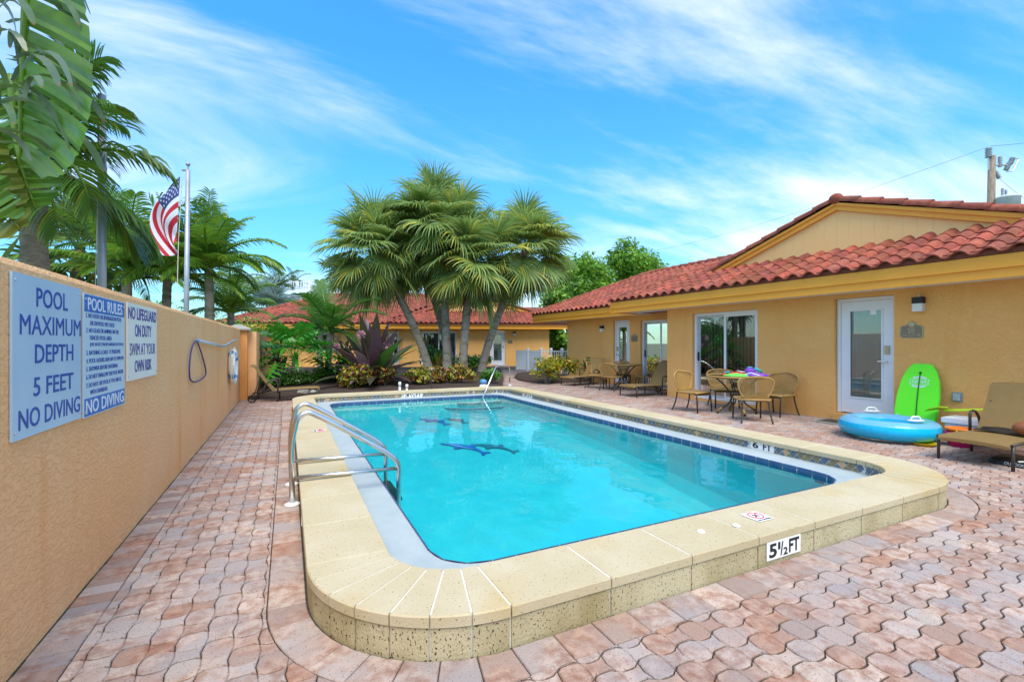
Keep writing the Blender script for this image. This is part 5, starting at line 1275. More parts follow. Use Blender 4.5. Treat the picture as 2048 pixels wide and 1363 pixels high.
def trunk_mesh(pts, r0, r1, seed=0, rings=True, n=12):
    b = MB(); P = bez(*pts, 26) if len(pts) == 3 else [Vector(p) for p in pts]; m = len(P); r = random.Random(seed); rs = []
    for i in range(m):
        t = i/(m-1); k = r0+(r1-r0)*t; k *= 1+(.45*math.exp(-t*14))
        rs.append(k*(1+(.035*(1 if i % 2 else -1) if rings else 0)+r.uniform(-.03, .03)))
    b.tube(P, rs, n)
    return b
FANS = {}
def fan_set(key, col, lp, rad, nseg=30, yellow=0, droop=.5):
    FANS[key] = [[fan_leaf(hash((key, i, j)) % 9999 if False else 100*i+j+len(key), p, lp*s_, rad*s_, nseg, col, droop, yellow).mesh('fan_leaf', 'leaf') for j, s_ in enumerate((1.0, .88))] for i, p in enumerate((80, 58, 36, 14, -8, -30, -52, -70))]
PGREEN = (.31, .435, .14)
fan_set('sabal', PGREEN, 1.35, 1.45, 50, .16, .78)
fan_set('sabal_dead', (.26, .19, .11), 1.1, 1.2, 34, 0, 1.3)
def fan_palm(name, label, base, ctrl, top, r0, r1, key, n, cat='palm tree', group=None, dist=(.16, .18, .18, .16, .13, .10, .06, .03), sc=1, seed=0, trunk='bark_palm', boots=True):
    t = thing(name, base, label, cat, group=group); base, ctrl, top = Vector(base), Vector(ctrl), Vector(top)
    b = trunk_mesh((base-V(0, 0, .15), ctrl, top), r0, r1, seed); b.build('trunk', trunk, t, True, True); r = random.Random(seed+5)
    if boots:
        b = MB(); ax = (top-ctrl).normalized()
        for k in range(26):
            q = R(137.5*k); z = -1.0+1.1*k/26; c = top+ax*z; d = V(math.cos(q), math.sin(q), 0); b.tube([c+d*r1*.7, c+d*(r1+.09)+V(0, 0, .16)], [.045, .02], 5)
        tag(b.build('leaf_boots', 'bark', t, True), kind='stuff')
    cls = []
    for i, f_ in enumerate(dist): cls += [i]*max(1, round(n*f_))
    for k, i in enumerate(cls):
        me = r.choice(FANS[key][i]); s_ = sc*r.uniform(.85, 1.1)
        o = place('frond', me, t, loc=top-base+V(r.uniform(-.08, .08), r.uniform(-.08, .08), r.uniform(-.25, .15)), rot=(r.uniform(-.12, .12), r.uniform(-.3, .3), R(137.5*k)+r.uniform(-.35, .35)), scale=s_)
    if key == 'sabal':
        for k in range(7): place('dead_frond', r.choice(FANS['sabal_dead'][r.choice((6, 7))]), t, loc=top-base+V(0, 0, -.3), rot=(r.uniform(-.1, .1), r.uniform(-.2, .2), R(51*k)+r.uniform(-.3, .3)), scale=sc*r.uniform(.7, .95))
    return t
GP = 'cabbage palms in the bed behind the pool'
DP = 18.5
specs = [('leftmost leaning cabbage palm of the clump behind the pool', 860, 742, (845, 668), (750, 505), 19.0, 52, 1.0),
         ('slender cabbage palm hidden behind the upright middle trunk', 905, 740, (893, 660), (832, 490), 19.9, 52, 1.0),
         ('upright tallest cabbage palm in the middle of the clump', 895, 742, (893, 640), (880, 452), 18.6, 56, 1.05),
         ('cabbage palm with rough trunk, second from right in the clump', 925, 742, (928, 640), (948, 525), 18.2, 52, 1.0),
         ('rightmost cabbage palm leaning towards the white fence', 962, 742, (968, 690), (1050, 500), 19.2, 52, 1.05)]
for i, (lab, bx_, by_, ct, tp, d, n, sc) in enumerate(specs):
    base = at(bx_, d); base.z = .12; fan_palm('cabbage_palm', lab, base, at(ct[0], d, ct[1]), at(tp[0], d+.3*(i-2), tp[1]), .175, .145, 'sabal', n, group=GP, sc=sc, seed=i*7+3)
fan_set('washing', (.14, .21, .05), .9, .85, 22, .2)
fan_palm('fan_palm', 'lone fan palm with thin trunk behind the tiled roof ridge', at(692, 34), at(692, 34, 600), at(690, 34, 548), .20, .18, 'washing', 34, seed=41, sc=1.25, boots=False, dist=(.1, .14, .16, .16, .16, .14, .08, .06))
fan_set('silver', (.26, .36, .33), .9, 1.1, 28, 0, .25)
fan_palm('silver_palm', 'silver blue fan palm behind the left roof corner', at(535, 36), at(535, 36, 640), at(535, 36, 618), .25, .22, 'silver', 26, seed=51, sc=1.55, boots=False)
fan_palm('fan_palm', 'pale fan palm over the wall behind the bare metal pole', at(150, 13), at(150, 13, 560), at(158, 13, 500), .16, .15, 'washing', 34, seed=61, sc=1.15, boots=False)
# feather palms
FEA = {}
def fea_set(key, L_, nleaf, ll, col, arch, lw, pitches=(78, 62, 46, 30, 12, -8), **k):
    FEA[key] = [pinnate(31*i+7*j+len(key), p, L_*s_, nleaf, ll, col, arch, lw, **k).mesh('feather_frond', 'leaf') for i, p in enumerate(pitches) for j, s_ in enumerate((1, .9))]
def feather_palm(name, label, base, ctrl, top, r0, r1, key, n, sc=1, seed=0, group=None, trunk='bark_palm', azs=None, cat='palm tree', crown_low=0):
    t = thing(name, base, label, cat, group=group); base, ctrl, top = Vector(base), Vector(ctrl), Vector(top)
    trunk_mesh((base-V(0, 0, .15), ctrl, top), r0, r1, seed).build('trunk', trunk, t, True, True); r = random.Random(seed+9); F = FEA[key]
    for k in range(n):
        az = R(137.5*k)+r.uniform(-.3, .3) if azs is None else R(azs[k % len(azs)])+r.uniform(-.15, .15)
        place('frond', F[int(k*len(F)/n+r.random()*1.5) % len(F)], t, loc=top-base+V(0, 0, r.uniform(-.1, .1)-crown_low*k/n), rot=(r.uniform(-.08, .08), r.uniform(-.15, .15), az), scale=sc*r.uniform(.86, 1.1))
    return t
fea_set('adonidia', 1.75, 42, .72, (.10, .22, .03), 1.9, .024, (80, 66, 50, 36, 20, 4), hang=.55, vee=.25, yellow=.08)
p = at(78, 4.3)
feather_palm('christmas_palm', 'arching feather palm with ringed grey trunk leaning over the wall', V(p.x+.02, p.y-.1, 0), at(70, 4.3, 480), at(66, 4.3, 330), .115, .09, 'adonidia', 15, .72, 5, azs=[-60, -75, -95, -40, -110, -25, -85, 20, 60, 110, 150, 200, -130, -50, -68])
fea_set('areca', 2.2, 30, .62, (.16, .32, .04), 1.5, .026, (84, 72, 60, 48, 34, 18), hang=.5, vee=.3, yellow=.12)
feather_palm('areca_palm', 'bushy feather palm behind the flag on the wall side', at(250, 11.5), at(252, 11.5, 600), at(255, 11.5, 545), .14, .10, 'areca', 22, 1.05, 15)
feather_palm('areca_palm', 'tall upright feather palm just right of the flagpole', at(420, 12.5), at(420, 12.5, 600), at(417, 12.5, 535), .13, .1, 'areca', 34, .86, 25)
feather_palm('areca_palm', 'low feather palm against the wall end pillar', at(460, 15), at(462, 15, 650), at(462, 15, 625), .12, .1, 'areca', 18, .85, 35)
feather_palm('areca_palm', 'dense feather palm filling the gap left of the flagpole', at(330, 12.4), at(332, 12.4, 600), at(335, 12.4, 560), .12, .1, 'areca', 20, 1.0, 36)
fea_set('coco', 3.4, 30, .75, (.10, .17, .045), 1.5, .035, (74, 58, 40, 24, 6, -14), hang=.6)
feather_palm('coconut_palm', 'distant coconut palm above the white balcony rail', at(555, 52), at(556, 52, 620), at(556, 52, 572), .28, .22, 'coco', 20, 1.0, 45)
feather_palm('coconut_palm', 'small distant coconut palm right of the bigger one', at(590, 58), at(590, 58, 620), at(588, 58, 566), .25, .2, 'coco', 12, .7, 46)
fea_set('date', 1.75, 40, .40, (.085, .22, .03), 1.5, .017, (72, 58, 46, 34, 22, 8), hang=.3, vee=.4)
feather_palm('date_palm', 'dark green pygmy date palm with stiff arching fronds in the bed', at(655, 14.2), at(656, 14.2, 720), at(660, 14.2, 662), .10, .09, 'date', 15, 1.05, 55)
feather_palm('areca_palm', 'yellow-green feather palm behind the pygmy date palm', at(640, 19.5), at(640, 19.5, 690), at(642, 19.5, 655), .12, .1, 'areca', 18, .80, 65)
# big paddle-leaved plant hanging over the wall
bn = thing('paddle_leaf_plant', at(60, 3.3), 'huge paddle-leaved plant with torn hanging leaves over the wall corner', 'plant')
b = trunk_mesh((at(-70, 3.4)-V(0,0,.1), at(-120, 3.4, 300), at(-60, 3.4, -120)), .11, .07, 3, False); b.build('stem', 'bark_palm', bn, True, True)
def paddle(rib, halfw, col, torn=0, nslit=9, seed=1, sides=(1, -1), sidev=None, cup=.25):
    """broad blade along a midrib; slits between lobes, one side may be torn to straps"""
    r = random.Random(seed); out = []; m = len(rib)-1
    for sd in sides:
        for k in range(nslit):
            b = MB(); n = 5; t0, t1 = k/nslit, (k+1)/nslit-.012; rows_ = []
            c = tint(col, .12, r); b.col = c
            for i in range(n+1):
                t = t0+(t1-t0)*i/n; f_ = t*m; q = min(m-1, int(f_)); p = rib[q].lerp(rib[q+1], f_-q); tg = (rib[q+1]-rib[q]).normalized()
                s_ = sidev.normalized(); s_ = (s_-tg*s_.dot(tg)).normalized(); nr = tg.cross(s_); w_ = halfw*math.sin(math.pi*min(1, .10+.86*t))**.55*(1 if t < .93 else .85); row = []
                for j in range(7):
                    u = j/6; row.append(p+s_*sd*w_*u+tg*w_*u*.32+nr*(cup*w_*u*u*(1 if sd > 0 else 1)+.012*math.sin(t*150))+V(0, 0, -.10*w_*u*u))
                rows_.append(row)
            for a, d in zip(rows_, rows_[1:]): b.strip(a, d)
            out.append(b)
    rb_ = MB(); rb_.col = (col[0]*1.6, col[1]*1.35, col[2]*1.2); rb_.tube(rib, [.022*(1-.8*i/m)+.003 for i in range(m+1)], 6); return out, rb_
BANG = (.10, .21, .03)
def add_paddle(rib, halfw, col, seed, sides, sidev, nslit=9, cup=.25):
    out, rb_ = paddle(rib, halfw, col, 0, nslit, seed, sides, sidev, cup); root = rb_.build('paddle_leaf', 'leaf_gloss', bn, True, True)
    for o in out: o.build('blade_lobe', 'leaf_gloss', root, True, True)
rt = at(200, 2.9)-at(0, 2.9)
add_paddle(bez(at(62, 2.6, -140), at(42, 2.6, 130), at(40, 2.7, 330), 14), .52, (.13, .28, .03), 1, (1,), rt, 8)
add_paddle(bez(at(25, 2.9, 150), at(20, 2.9, 300), at(72, 2.9, 415), 12), .36, (.13, .27, .04), 2, (1, -1), rt, 7)
add_paddle(bez(at(-40, 2.9, 240), at(-20, 2.9, 380), at(40, 2.9, 458), 12), .22, (.20, .22, .03), 4, (1, -1), rt, 6)
r = random.Random(4)
for k in range(48):                                                       # torn straps in front, tips browned
    px = r.uniform(-60, 60); py = r.uniform(-80, 320); d = r.uniform(2.45, 2.75); L_ = r.uniform(.28, .52); a = at(px, d, py); q = V(r.uniform(-.1, .5)*rt.x, r.uniform(-.1, .5)*rt.y, .35).normalized(); P = [a]
    for j in range(7): q = (q+V(0, 0, -.42)).normalized(); P.append(P[-1]+q*L_/7)
    b = MB(); c = tint((.15, .25, .09) if r.random() < .6 else (.17, .25, .16), .18, r); sdv = (rt.normalized()*math.cos(k)+V(0, .6, 0)*math.sin(k)).normalized()
    wv = r.uniform(.016, .026)
    b.col = c; ribbon(b, P, [wv*.5, wv*.8, wv, wv*1.1, wv*1.1, wv, wv*.9, wv*.55], sdv); b.col = (.30, .20, .08); tpv = P[-1]-P[-2]; ribbon(b, [P[-1], P[-1]+tpv*.3], [wv*.55, wv*.2], sdv); b.build('torn_strap', 'leaf_gloss', bn, True, True)
b = MB(); b.col = tint((.20, .30, .03)); P = bez(at(5, 4, 520), at(25, 4, 490), at(42, 4, 470), 6); ribbon(b, P, [.02, .03, .03, .025, .018, .01, .001], rt.normalized()); b.build('shoot', 'leaf', bn, True)

# ------------------------------------------------------------------ leafy crowns and shrubs
def leaf_cloud(b, clumps, n, size, cols, r, flat=.5, aspect=.5):
    for _ in range(n):
        c, rad = r.choice(clumps); d = V(r.gauss(0, 1), r.gauss(0, 1), r.gauss(0, 1)).normalized(); k = r.random()**.45
        p = Vector(c)+V(d.x*rad[0], d.y*rad[1], d.z*rad[2])*k
        nr = (d+V(r.gauss(0, flat), r.gauss(0, flat), r.gauss(0, flat)+.4)).normalized(); a = nr.cross(V(r.gauss(0, 1), r.gauss(0, 1), r.gauss(0, 1))).normalized(); e = nr.cross(a)
        s_ = size*r.uniform(.6, 1.35); b.col = tint(r.choice(cols), .22, r)
        b.add([p-a*s_, p+e*s_*aspect+nr*s_*.12, p+a*s_, p-e*s_*aspect+nr*s_*.12], [(0, 1, 2, 3)])
def tree(name, label, base, h_, rx, crown_c, n, size, cols, seed, nb=7, clr=.5, cat='tree', group=None):
    t = thing(name, base, label, cat, group=group); r = random.Random(seed); base = Vector(base); cc = Vector(crown_c)
    b = MB(); fork = base.lerp(cc, .45); b.tube(bez(base-V(0, 0, .2), base.lerp(fork, .5)+V(.1, .1, 0), fork, 6), [.17*h_/6, .15*h_/6, .14*h_/6, .13*h_/6, .12*h_/6, .11*h_/6, .10*h_/6], 8); cl = []
    for k in range(nb):
        q = R(360*k/nb)+r.uniform(-.4, .4); e = cc+V(math.cos(q)*rx[0]*r.uniform(.3, .8), math.sin(q)*rx[1]*r.uniform(.3, .8), rx[2]*r.uniform(-.5, .75)); b.tube(bez(fork, fork.lerp(e, .5)+V(0, 0, .3), e, 6), [.09*h_/6*(1-.13*i) for i in range(7)], 6)
        for j in range(4):
            c = e+V(r.uniform(-1, 1)*rx[0]*.32, r.uniform(-1, 1)*rx[1]*.32, r.uniform(-1, 1)*rx[2]*.32); k_ = r.uniform(.6, 1.2)*clr; cl.append((c, (k_, k_, k_*.75)))
    b.build('trunk', 'bark', t, True, True); b = MB(); leaf_cloud(b, cl, n, size, cols, r); tag(b.build('crown', 'leaf', t, True), kind='stuff'); return t
LG = [(.21, .43, .035), (.27, .49, .05), (.13, .31, .03), (.32, .53, .06)]
DG = [(.06, .16, .025), (.09, .21, .03), (.13, .27, .04)]
GT = 'trees behind the patio house'
for i, (px, d, ty_, rxx, lab, cc_) in enumerate(((1175, 38, 572, 3.2, 'bright green broadleaf tree rising beside the rightmost palm crown', LG), (1250, 40, 558, 3.3, 'tallest bright green tree above the patio house hip', LG), (1305, 44, 575, 2.3, 'small bright green tree furthest along the patio house roof', LG), (1135, 34, 600, 1.6, 'thin twiggy tree behind the gap between the houses', DG+LG), (1105, 33, 690, 1.5, 'dense green tree filling the gap above the white fence', LG+DG))):
    c = at(px, d, ty_); tree('broadleaf_tree', lab, at(px, d), c.z, (rxx*1.15, rxx*1.15, rxx*.8), c, 9500 if i != 3 else 2600, .17, cc_, 70+i, 10, rxx*.42, group=GT)
    if i == 4: pass
def shrub(name, label, c, rx, n, size, cols, seed, nclump=9, aspect=.45, cat='shrub', group=None, stems=5, fill=.55):
    t = thing(name, (c[0], c[1], .02), label, cat, group=group); r = random.Random(seed); b = MB()
    for k in range(stems):
        q = R(360*k/stems)+r.uniform(-.3, .3); b.tube([(c[0]+.04*math.cos(q), c[1]+.04*math.sin(q), 0), (c[0]+rx[0]*.5*math.cos(q), c[1]+rx[1]*.5*math.sin(q), rx[2]*1.3)], [.014, .008], 5)
    b.build('stems', 'bark', t, True); cl = []
    for k in range(nclump):
        q = r.uniform(0, 6.28); f_ = r.uniform(0, 1)**.5*.62; cl.append((V(c[0]+math.cos(q)*rx[0]*f_, c[1]+math.sin(q)*rx[1]*f_, .10+rx[2]+r.uniform(-.45, .5)*rx[2]), (rx[0]*fill, rx[1]*fill, rx[2]*fill)))
    b = MB(); leaf_cloud(b, cl, n, size, cols, r, .7, aspect); tag(b.build('foliage', 'leaf_gloss', t, True), kind='stuff'); return t
CRO = [(.42, .38, .02), (.55, .42, .03), (.12, .25, .02), (.20, .32, .02), (.40, .13, .02), (.09, .04, .02)]
CROR = [(.42, .14, .02), (.22, .05, .025), (.12, .22, .02), (.34, .28, .02), (.10, .03, .02), (.07, .12, .02)]
CG = 'croton shrubs along the bed edge'
def gp(px, py, z=.08):
    d = (CAMH-z)*FPX/(py-686); q = at(px, d); return (q.x, q.y)
for i, (px, py, w_, h_, cols, lab) in enumerate(((708, 779, 64, 50, CROR+CRO[:2], 'orange and green croton nearest the pool, below the dark bromeliad'), (765, 775, 46, 42, CROR, 'bronze croton in front of the dark bromeliad, second from the left'), (836, 772, 62, 40, CRO, 'yellow-green croton left of the middle palm trunk'), (882, 770, 46, 38, CROR, 'dark red croton between two yellow ones at the palm feet'), (925, 769, 56, 42, CRO+CROR[:2], 'yellow and red croton before the rough palm trunk'))):
    x, y = gp(px, py); d = x*math.sin(YAW)+y*math.cos(YAW); hw = w_/2/FPX*d*1.15; shrub('croton_shrub', lab, (x, y), (hw, hw*.9, h_/2/FPX*d*1.05), 1000, .058, cols, 80+i, group=CG)
for i, (px, py, w_, h_, cols, lab) in enumerate(((1095, 763, 78, 52, CRO[:4]*2+CROR[:1], 'broad yellow croton beside the far lounger foot'), (1128, 758, 74, 50, CRO[:4]+CROR[:1], 'yellow croton behind the broad one under the house corner'), (1186, 757, 66, 46, CROR+DG, 'dark red croton hedge behind the raised lounger back'))):
    x, y = gp(px, py); d = x*math.sin(YAW)+y*math.cos(YAW); hw = w_/2/FPX*d; shrub('croton_shrub', lab, (x, y), (hw, hw*.8, h_/2/FPX*d), 900, .062, cols, 90+i, group=CG)
x, y = gp(984, 765); shrub('clipped_shrub', 'round clipped bright green shrub by the entry handrail', (x, y), (.42, .40, .23), 2200, .028, [(.09, .27, .02), (.12, .33, .025), (.06, .18, .015)], 101, 10, .6)
x, y = gp(950, 742, .1); shrub('clipped_shrub', 'leafy green shrub between the two right palm trunks', (x, y), (.95, .6, .42), 1700, .06, [(.12, .33, .025), (.16, .38, .03), (.07, .2, .02)], 102, 10, .55)
x, y = gp(868, 741, .1); shrub('leafy_shrub', 'dark leafy plant before the back house window', (x, y), (.7, .5, .60), 900, .075, [(.05, .17, .02), (.08, .23, .025)], 103, 9, .5)
x, y = gp(570, 776); shrub('low_hedge', 'low dark green hedge behind the wall lounger', (x, y), (.85, .5, .24), 2200, .036, DG+[(.08, .2, .02)], 104, 12, .55)
x, y = gp(625, 770); shrub('low_hedge', 'mid green ground plants under the cut-leaf tree', (x, y), (.7, .45, .26), 1000, .06, [(.08, .26, .02), (.11, .32, .03)], 105, 10, .3)
for px, d, top, w_, lab, sd in ((300, 15.5, 590, 1.9, 'dark green bushes behind the wall below the flag', 1), (480, 24, 625, 2.2, 'dark green bushes past the wall end pillar', 2), (190, 15, 600, 1.8, 'dark green bushes behind the wall signs', 3)):
    c = at(px, d); h_ = at(px, d, top).z; shrub('background_bush', lab, (c.x, c.y), (w_, w_, h_*.48), 4200, .09, LG+DG[1:], 110+sd, 14, .4, fill=.5)
# cut-leaf tree (lobed leaves on a bare ringed stem)
ph = thing('cut_leaf_tree', at(583, 12.9), 'small tree of deeply cut glossy green leaves above the wall lounger', 'tree')
b0 = at(580, 12.9); trunk_mesh((b0, at(584, 12.9, 745), at(588, 12.9, 722)), .06, .05, 3).build('trunk', 'bark_palm', ph, True, True)
def lobed(seed, L_, col):
    r = random.Random(seed); b = MB(); b.col = (col[0]*1.5, col[1]*1.2, col[2]); pet = bez((0, 0, 0), (0, L_*.5, L_*.35), (0, L_*.95, L_*.28), 6); ribbon(b, pet, [.008]*7, V(1, 0, 0)); base = pet[-1]
    tip = [base]; q = V(0, 1, -.05)
    for i in range(6): q = (q+V(0, 0, -.14)).normalized(); tip.append(tip[-1]+q*L_*.14)
    b.col = tint(col, .1, r); ribbon(b, tip, [.03, .045, .045, .04, .03, .02, .001], V(1, 0, 0))
    for i in range(7):
        a = tip[min(i, 5)]
        for s_ in (-1, 1):
            d = V(s_*1.0, -.45+.18*i, .18).normalized(); l = L_*(.52-.045*i)*r.uniform(.85, 1.1); P = [a]
            for j in range(4): d = (d+V(0, 0, -.16)).normalized(); P.append(P[-1]+d*l/4)
            b.col = tint(col, .18, r); ribbon(b, P, [.016, .03, .036, .024, .002], V(0, 1, 0))
    return b
LOB = [lobed(i, .62, (.075, .34, .03)).mesh('cut_leaf', 'leaf_gloss') for i in range(4)]
r = random.Random(8); crown = at(588, 12.9, 722)-at(583, 12.9)
for k in range(46):
    el = R(75-105*(k/46)); o = place('cut_leaf', r.choice(LOB), ph, loc=crown+V(r.uniform(-.04, .04), r.uniform(-.04, .04), r.uniform(-.06, .12)), rot=(el*.8, r.uniform(-.2, .2), R(137.5*k)), scale=r.uniform(.9, 1.4))
# giant dark bromeliad-like lily with pink flower heads
li = thing('giant_bromeliad', at(745, 13.3), 'big rosette of dark purple strap leaves with pink flower heads', 'plant')
r = random.Random(12); c0 = at(745, 13.3); 
def strap(seed, L_, w_, pitch, col, curl=.5):
    rr_ = random.Random(seed); b = MB(); p = R(pitch); d = V(0, math.cos(p), math.sin(p)); P = [V(0, 0, 0)]
    for i in range(9): d = (d+V(0, 0, -curl*(i/9)**1.5*.35)).normalized(); P.append(P[-1]+d*L_/9)
    ws = [w_*k for k in (.55, .75, .95, 1.0, 1.0, .95, .85, .65, .38, .02)]
    b.col = tint(col, .12, rr_)
    for s_ in (-1, 1): 
        up = V(0, 0, .25); L1 = [q for q in P]; L2 = [q+V(s_*ws[i], 0, 0)+up*ws[i] for i, q in enumerate(P)]
        b.strip(L1, L2) if s_ > 0 else b.strip(L2, L1)
    return b
PUR = [(.10, .055, .065), (.15, .09, .10), (.08, .075, .05), (.06, .18, .025), (.09, .23, .03), (.20, .14, .15)]
ST = [[strap(10*i+j, 1.55, .135, pt, PUR[j]).mesh('strap_leaf', 'leaf_gloss') for j in range(6)] for i, pt in enumerate((76, 58, 42, 27, 12))]
for k in range(52):
    place('strap_leaf', ST[min(4, int(k/10.5))][r.choice((0, 1, 2, 5) if k < 22 else (0, 2, 3, 4, 4, 5))], li, loc=V(r.uniform(-.08, .08), r.uniform(-.08, .08), .2), rot=(0, 0, R(137.5*k)+r.uniform(-.2, .2)), scale=r.uniform(1.0, 1.35))
for (px, py) in ((722, 668), (775, 690), (672, 693)):
    b = MB(); c = at(px, 12.8, py)-c0; b.col = (.3, .12, .14); b.tube([V(0, 0, .3), c*.6+V(0, 0, .25), c], .012, 5); b.build('flower_stalk', 'leaf', li)
    b = MB()
    for i in range(60):
        d = V(r.gauss(0, 1), r.gauss(0, 1), r.gauss(0, 1)+.4).normalized(); b.col = tint(r.choice(((.75, .42, .55), (.62, .18, .34), (.80, .62, .68))), .12, r); P = [c+d*.02, c+d*.09, c+d*.15+V(0, 0, -.03)]; s_ = d.cross(V(r.gauss(0, 1), r.gauss(0, 1), r.gauss(0, 1))).normalized(); ribbon(b, P, [.008, .014, .002], s_)
    tag(b.build('flower_head', 'leaf', li), kind='stuff')
# shaggy stump of dry leaves
dp_ = thing('dry_leaf_clump', at(690, 13.8), 'mound of dry grey hanging leaves left of the dark rosette', 'plant'); c = at(690, 13.8); r = random.Random(33)
DRY = [strap(200+i, .55, .05, 60-20*i, (.20, .165, .135), 1.6).mesh('dry_leaf', 'leaf') for i in range(4)]
for k in range(70): place('dry_leaf', r.choice(DRY), dp_, loc=V(r.uniform(-.14, .14), r.uniform(-.14, .14), .15+.75*(1-k/70)), rot=(r.uniform(-.3, .2), r.uniform(-.4, .4), R(137.5*k)), scale=r.uniform(.7, 1.1))
b = MB(); b.lathe([(.22, 0), (.28, .3), (.2, .7), (.05, .95)], (0, 0, 0), 10); b.build('core', 'bark', dp_, smooth=True)
GLV = [strap(300+i, .8, .04, 70-14*i, (.09, .16, .05), .8).mesh('green_leaf', 'leaf_gloss') for i in range(4)]
for k in range(22): place('green_leaf', r.choice(GLV), dp_, loc=V(0, 0, .85), rot=(0, 0, R(137.5*k)), scale=r.uniform(.7, 1.05))
ti = thing('ti_plant', at(552, 14.6), 'crimson leaved plant behind the wall lounger', 'plant'); r = random.Random(3)
TI = [strap(400+i, .55, .05, 78-18*i, ((.34, .02, .05), (.22, .015, .05), (.10, .012, .03), (.30, .03, .08))[i], .9).mesh('crimson_leaf', 'leaf_gloss') for i in range(4)]
for k in range(34): place('crimson_leaf', r.choice(TI), ti, loc=V(r.uniform(-.12, .12), r.uniform(-.12, .12), .35+.55*(1-k/34)), rot=(0, 0, R(137.5*k)), scale=r.uniform(.7, 1.1))
b = MB(); b.tube([(0, 0, 0), (.02, 0, .5), (0, 0, .9)], .02, 6); b.build('stem', 'bark', ti)
ag = thing('variegated_plant', at(876, 19.4), 'spiky yellow-edged plant between the palm trunks', 'plant'); AGL = [strap(500+i, .8, .05, 76-14*i, ((.14, .22, .04), (.40, .34, .06), (.34, .22, .04), (.1, .2, .05))[i], .6).mesh('spiky_leaf', 'leaf_gloss') for i in range(4)]
for k in range(24): place('spiky_leaf', AGL[k % 4], ag, loc=V(0, 0, .25), rot=(0, 0, R(137.5*k)), scale=GR.uniform(.7, 1.1))
b = MB(); b.lathe([(.06, 0), (.07, .15), (.04, .3)], (0, 0, 0), 8); b.build('root_crown', 'bark', ag)
# loose rock and dry litter under the wall lounger
t = thing('edging_rock', (.35, 12.35, .03), 'pale rock at the bed edge behind the wall lounger', 'rock'); b = MB(); b.ell((0, 0, .07), (.14, .10, .10), 9, 6); b.v = [tuple(Vector(v)*(1+.25*noise.noise(Vector(v)*9))) for v in b.v]; b.build('stone', 'concrete', t)
b = MB(); b.ell((.22, .06, .05), (.09, .08, .07), 8, 5); b.build('small_stone', 'concrete', t)

# ================================================================== POLES, FLAG, FAR THINGS
fp = thing('flagpole', at(370, 8.0), 'silver flagpole with ball top and rope behind the wall', 'flagpole'); p0 = at(370, 8.0)
b = MB(); b.tube([p0+V(0, 0, -.05), at(376, 8.0, 340)], [.048, .034], 12); b.build('pole', 'pole_alu', fp, True, True); pt = at(376, 8.0, 340)
b = MB(); b.ell(tuple(pt+V(0, 0, .10)), (.036, .036, .036), 12, 8); b.build('ball', 'pole_alu', fp, True, True); b = MB(); b.tube([pt+V(0, 0, -.03), pt+V(0, 0, .08)], .012, 6); b.tube([pt, pt-(at(100, 8)-at(0, 8)).normalized()*.10], .016, 6); b.build('truck', 'pole_alu', fp, True)
rd = (at(100, 8)-at(0, 8)).normalized(); b = MB(); b.tube([pt-rd*.09, at(357, 8, 480), at(353, 8, 640)], .006, 5); b.build('halyard', 'rope', fp, True)
fl = thing('american_flag', at(360, 8, 500), 'american flag hanging in folds from the flagpole', 'flag')
HO = 1.05; FL_ = 1.62; fo = at(362, 7.98, 354); fwd = V(math.sin(YAW), math.cos(YAW), 0)
def flagpt(u, v, eps=0):
    """u along the fly 0..1, v down the hoist 0..1: cloth falls left from the hoist, then folds straight down"""
    w_ = v**1.9; u = u**1.35; H_ = (360-7*w_, 353+125*w_); K_ = (283+58*w_, 420+62*w_); E_ = (324+27*v, 508-12*v+5*math.sin(v*9))
    c_ = (K_[0]*1.35-.35*(H_[0]+E_[0])/2, K_[1]*1.35-.35*(H_[1]+E_[1])/2)
    px = H_[0]*(1-u)**2+2*u*(1-u)*c_[0]+E_[0]*u*u; py = H_[1]*(1-u)**2+2*u*(1-u)*c_[1]+E_[1]*u*u
    dep = .09*math.sin(u*4+v*8)*u**.5+.05*math.sin(v*14+u*3)*min(1, u*3)+.12*u
    q = at(px+3*math.sin(v*11+u*5)*u, 7.95, py); return q+fwd*(dep+eps)
NR, NC = 26, 32; b = MB(); P = [flagpt(i/NC, j/NR) for j in range(NR+1) for i in range(NC+1)]
b.v = [tuple(p) for p in P]
for j in range(NR):
    for i in range(NC):
        s_ = j//2; canton = s_ < 7 and i/NC < .40
        b.f.append((j*(NC+1)+i, j*(NC+1)+i+1, (j+1)*(NC+1)+i+1, (j+1)*(NC+1)+i)); b.m.append(2 if canton else (0 if s_ % 2 == 0 else 1)); b.c.append((1, 1, 1))
b.build('cloth', ['flag_red', 'flag_white', 'flag_blue'], fl, True, True)
b = MB()
for rr_ in range(9):
    for cc_ in range(6 if rr_ % 2 == 0 else 5):
        u = .40*((cc_+.5)/6 if rr_ % 2 == 0 else (cc_+1)/6); v = 7/13*(rr_+1)/10; pts = []
        for k in range(10): q = R(36*k-90); rad = .030 if k % 2 == 0 else .012; pts.append((u+rad*math.cos(q)/FL_, v+rad*math.sin(q)/HO))
        for e in (-.012, .012): b.add([flagpt(max(0, a), max(0, c), e) for a, c in pts]+[flagpt(u, v, e)], [(k, (k+1) % 10, 10) for k in range(10)])
tag(b.build('stars', 'flag_white', fl, True), kind='stuff')
bp = thing('bare_pole', at(204, 4.7), 'thick bare silver pole rising behind the wall near the signs', 'pole'); b = MB(); b.tube([at(204, 4.7)+V(0,0,-.05), at(204, 4.7, 190)], [.04, .036], 12); b.build('shaft', 'pole_alu', bp, True, True)
b = MB(); b.tube([at(204, 4.66, 200), at(198, 4.66, 300), at(191, 4.66, 560), at(191, 4.66, 620)], .004, 5); b.build('cord', 'rope', bp, True)
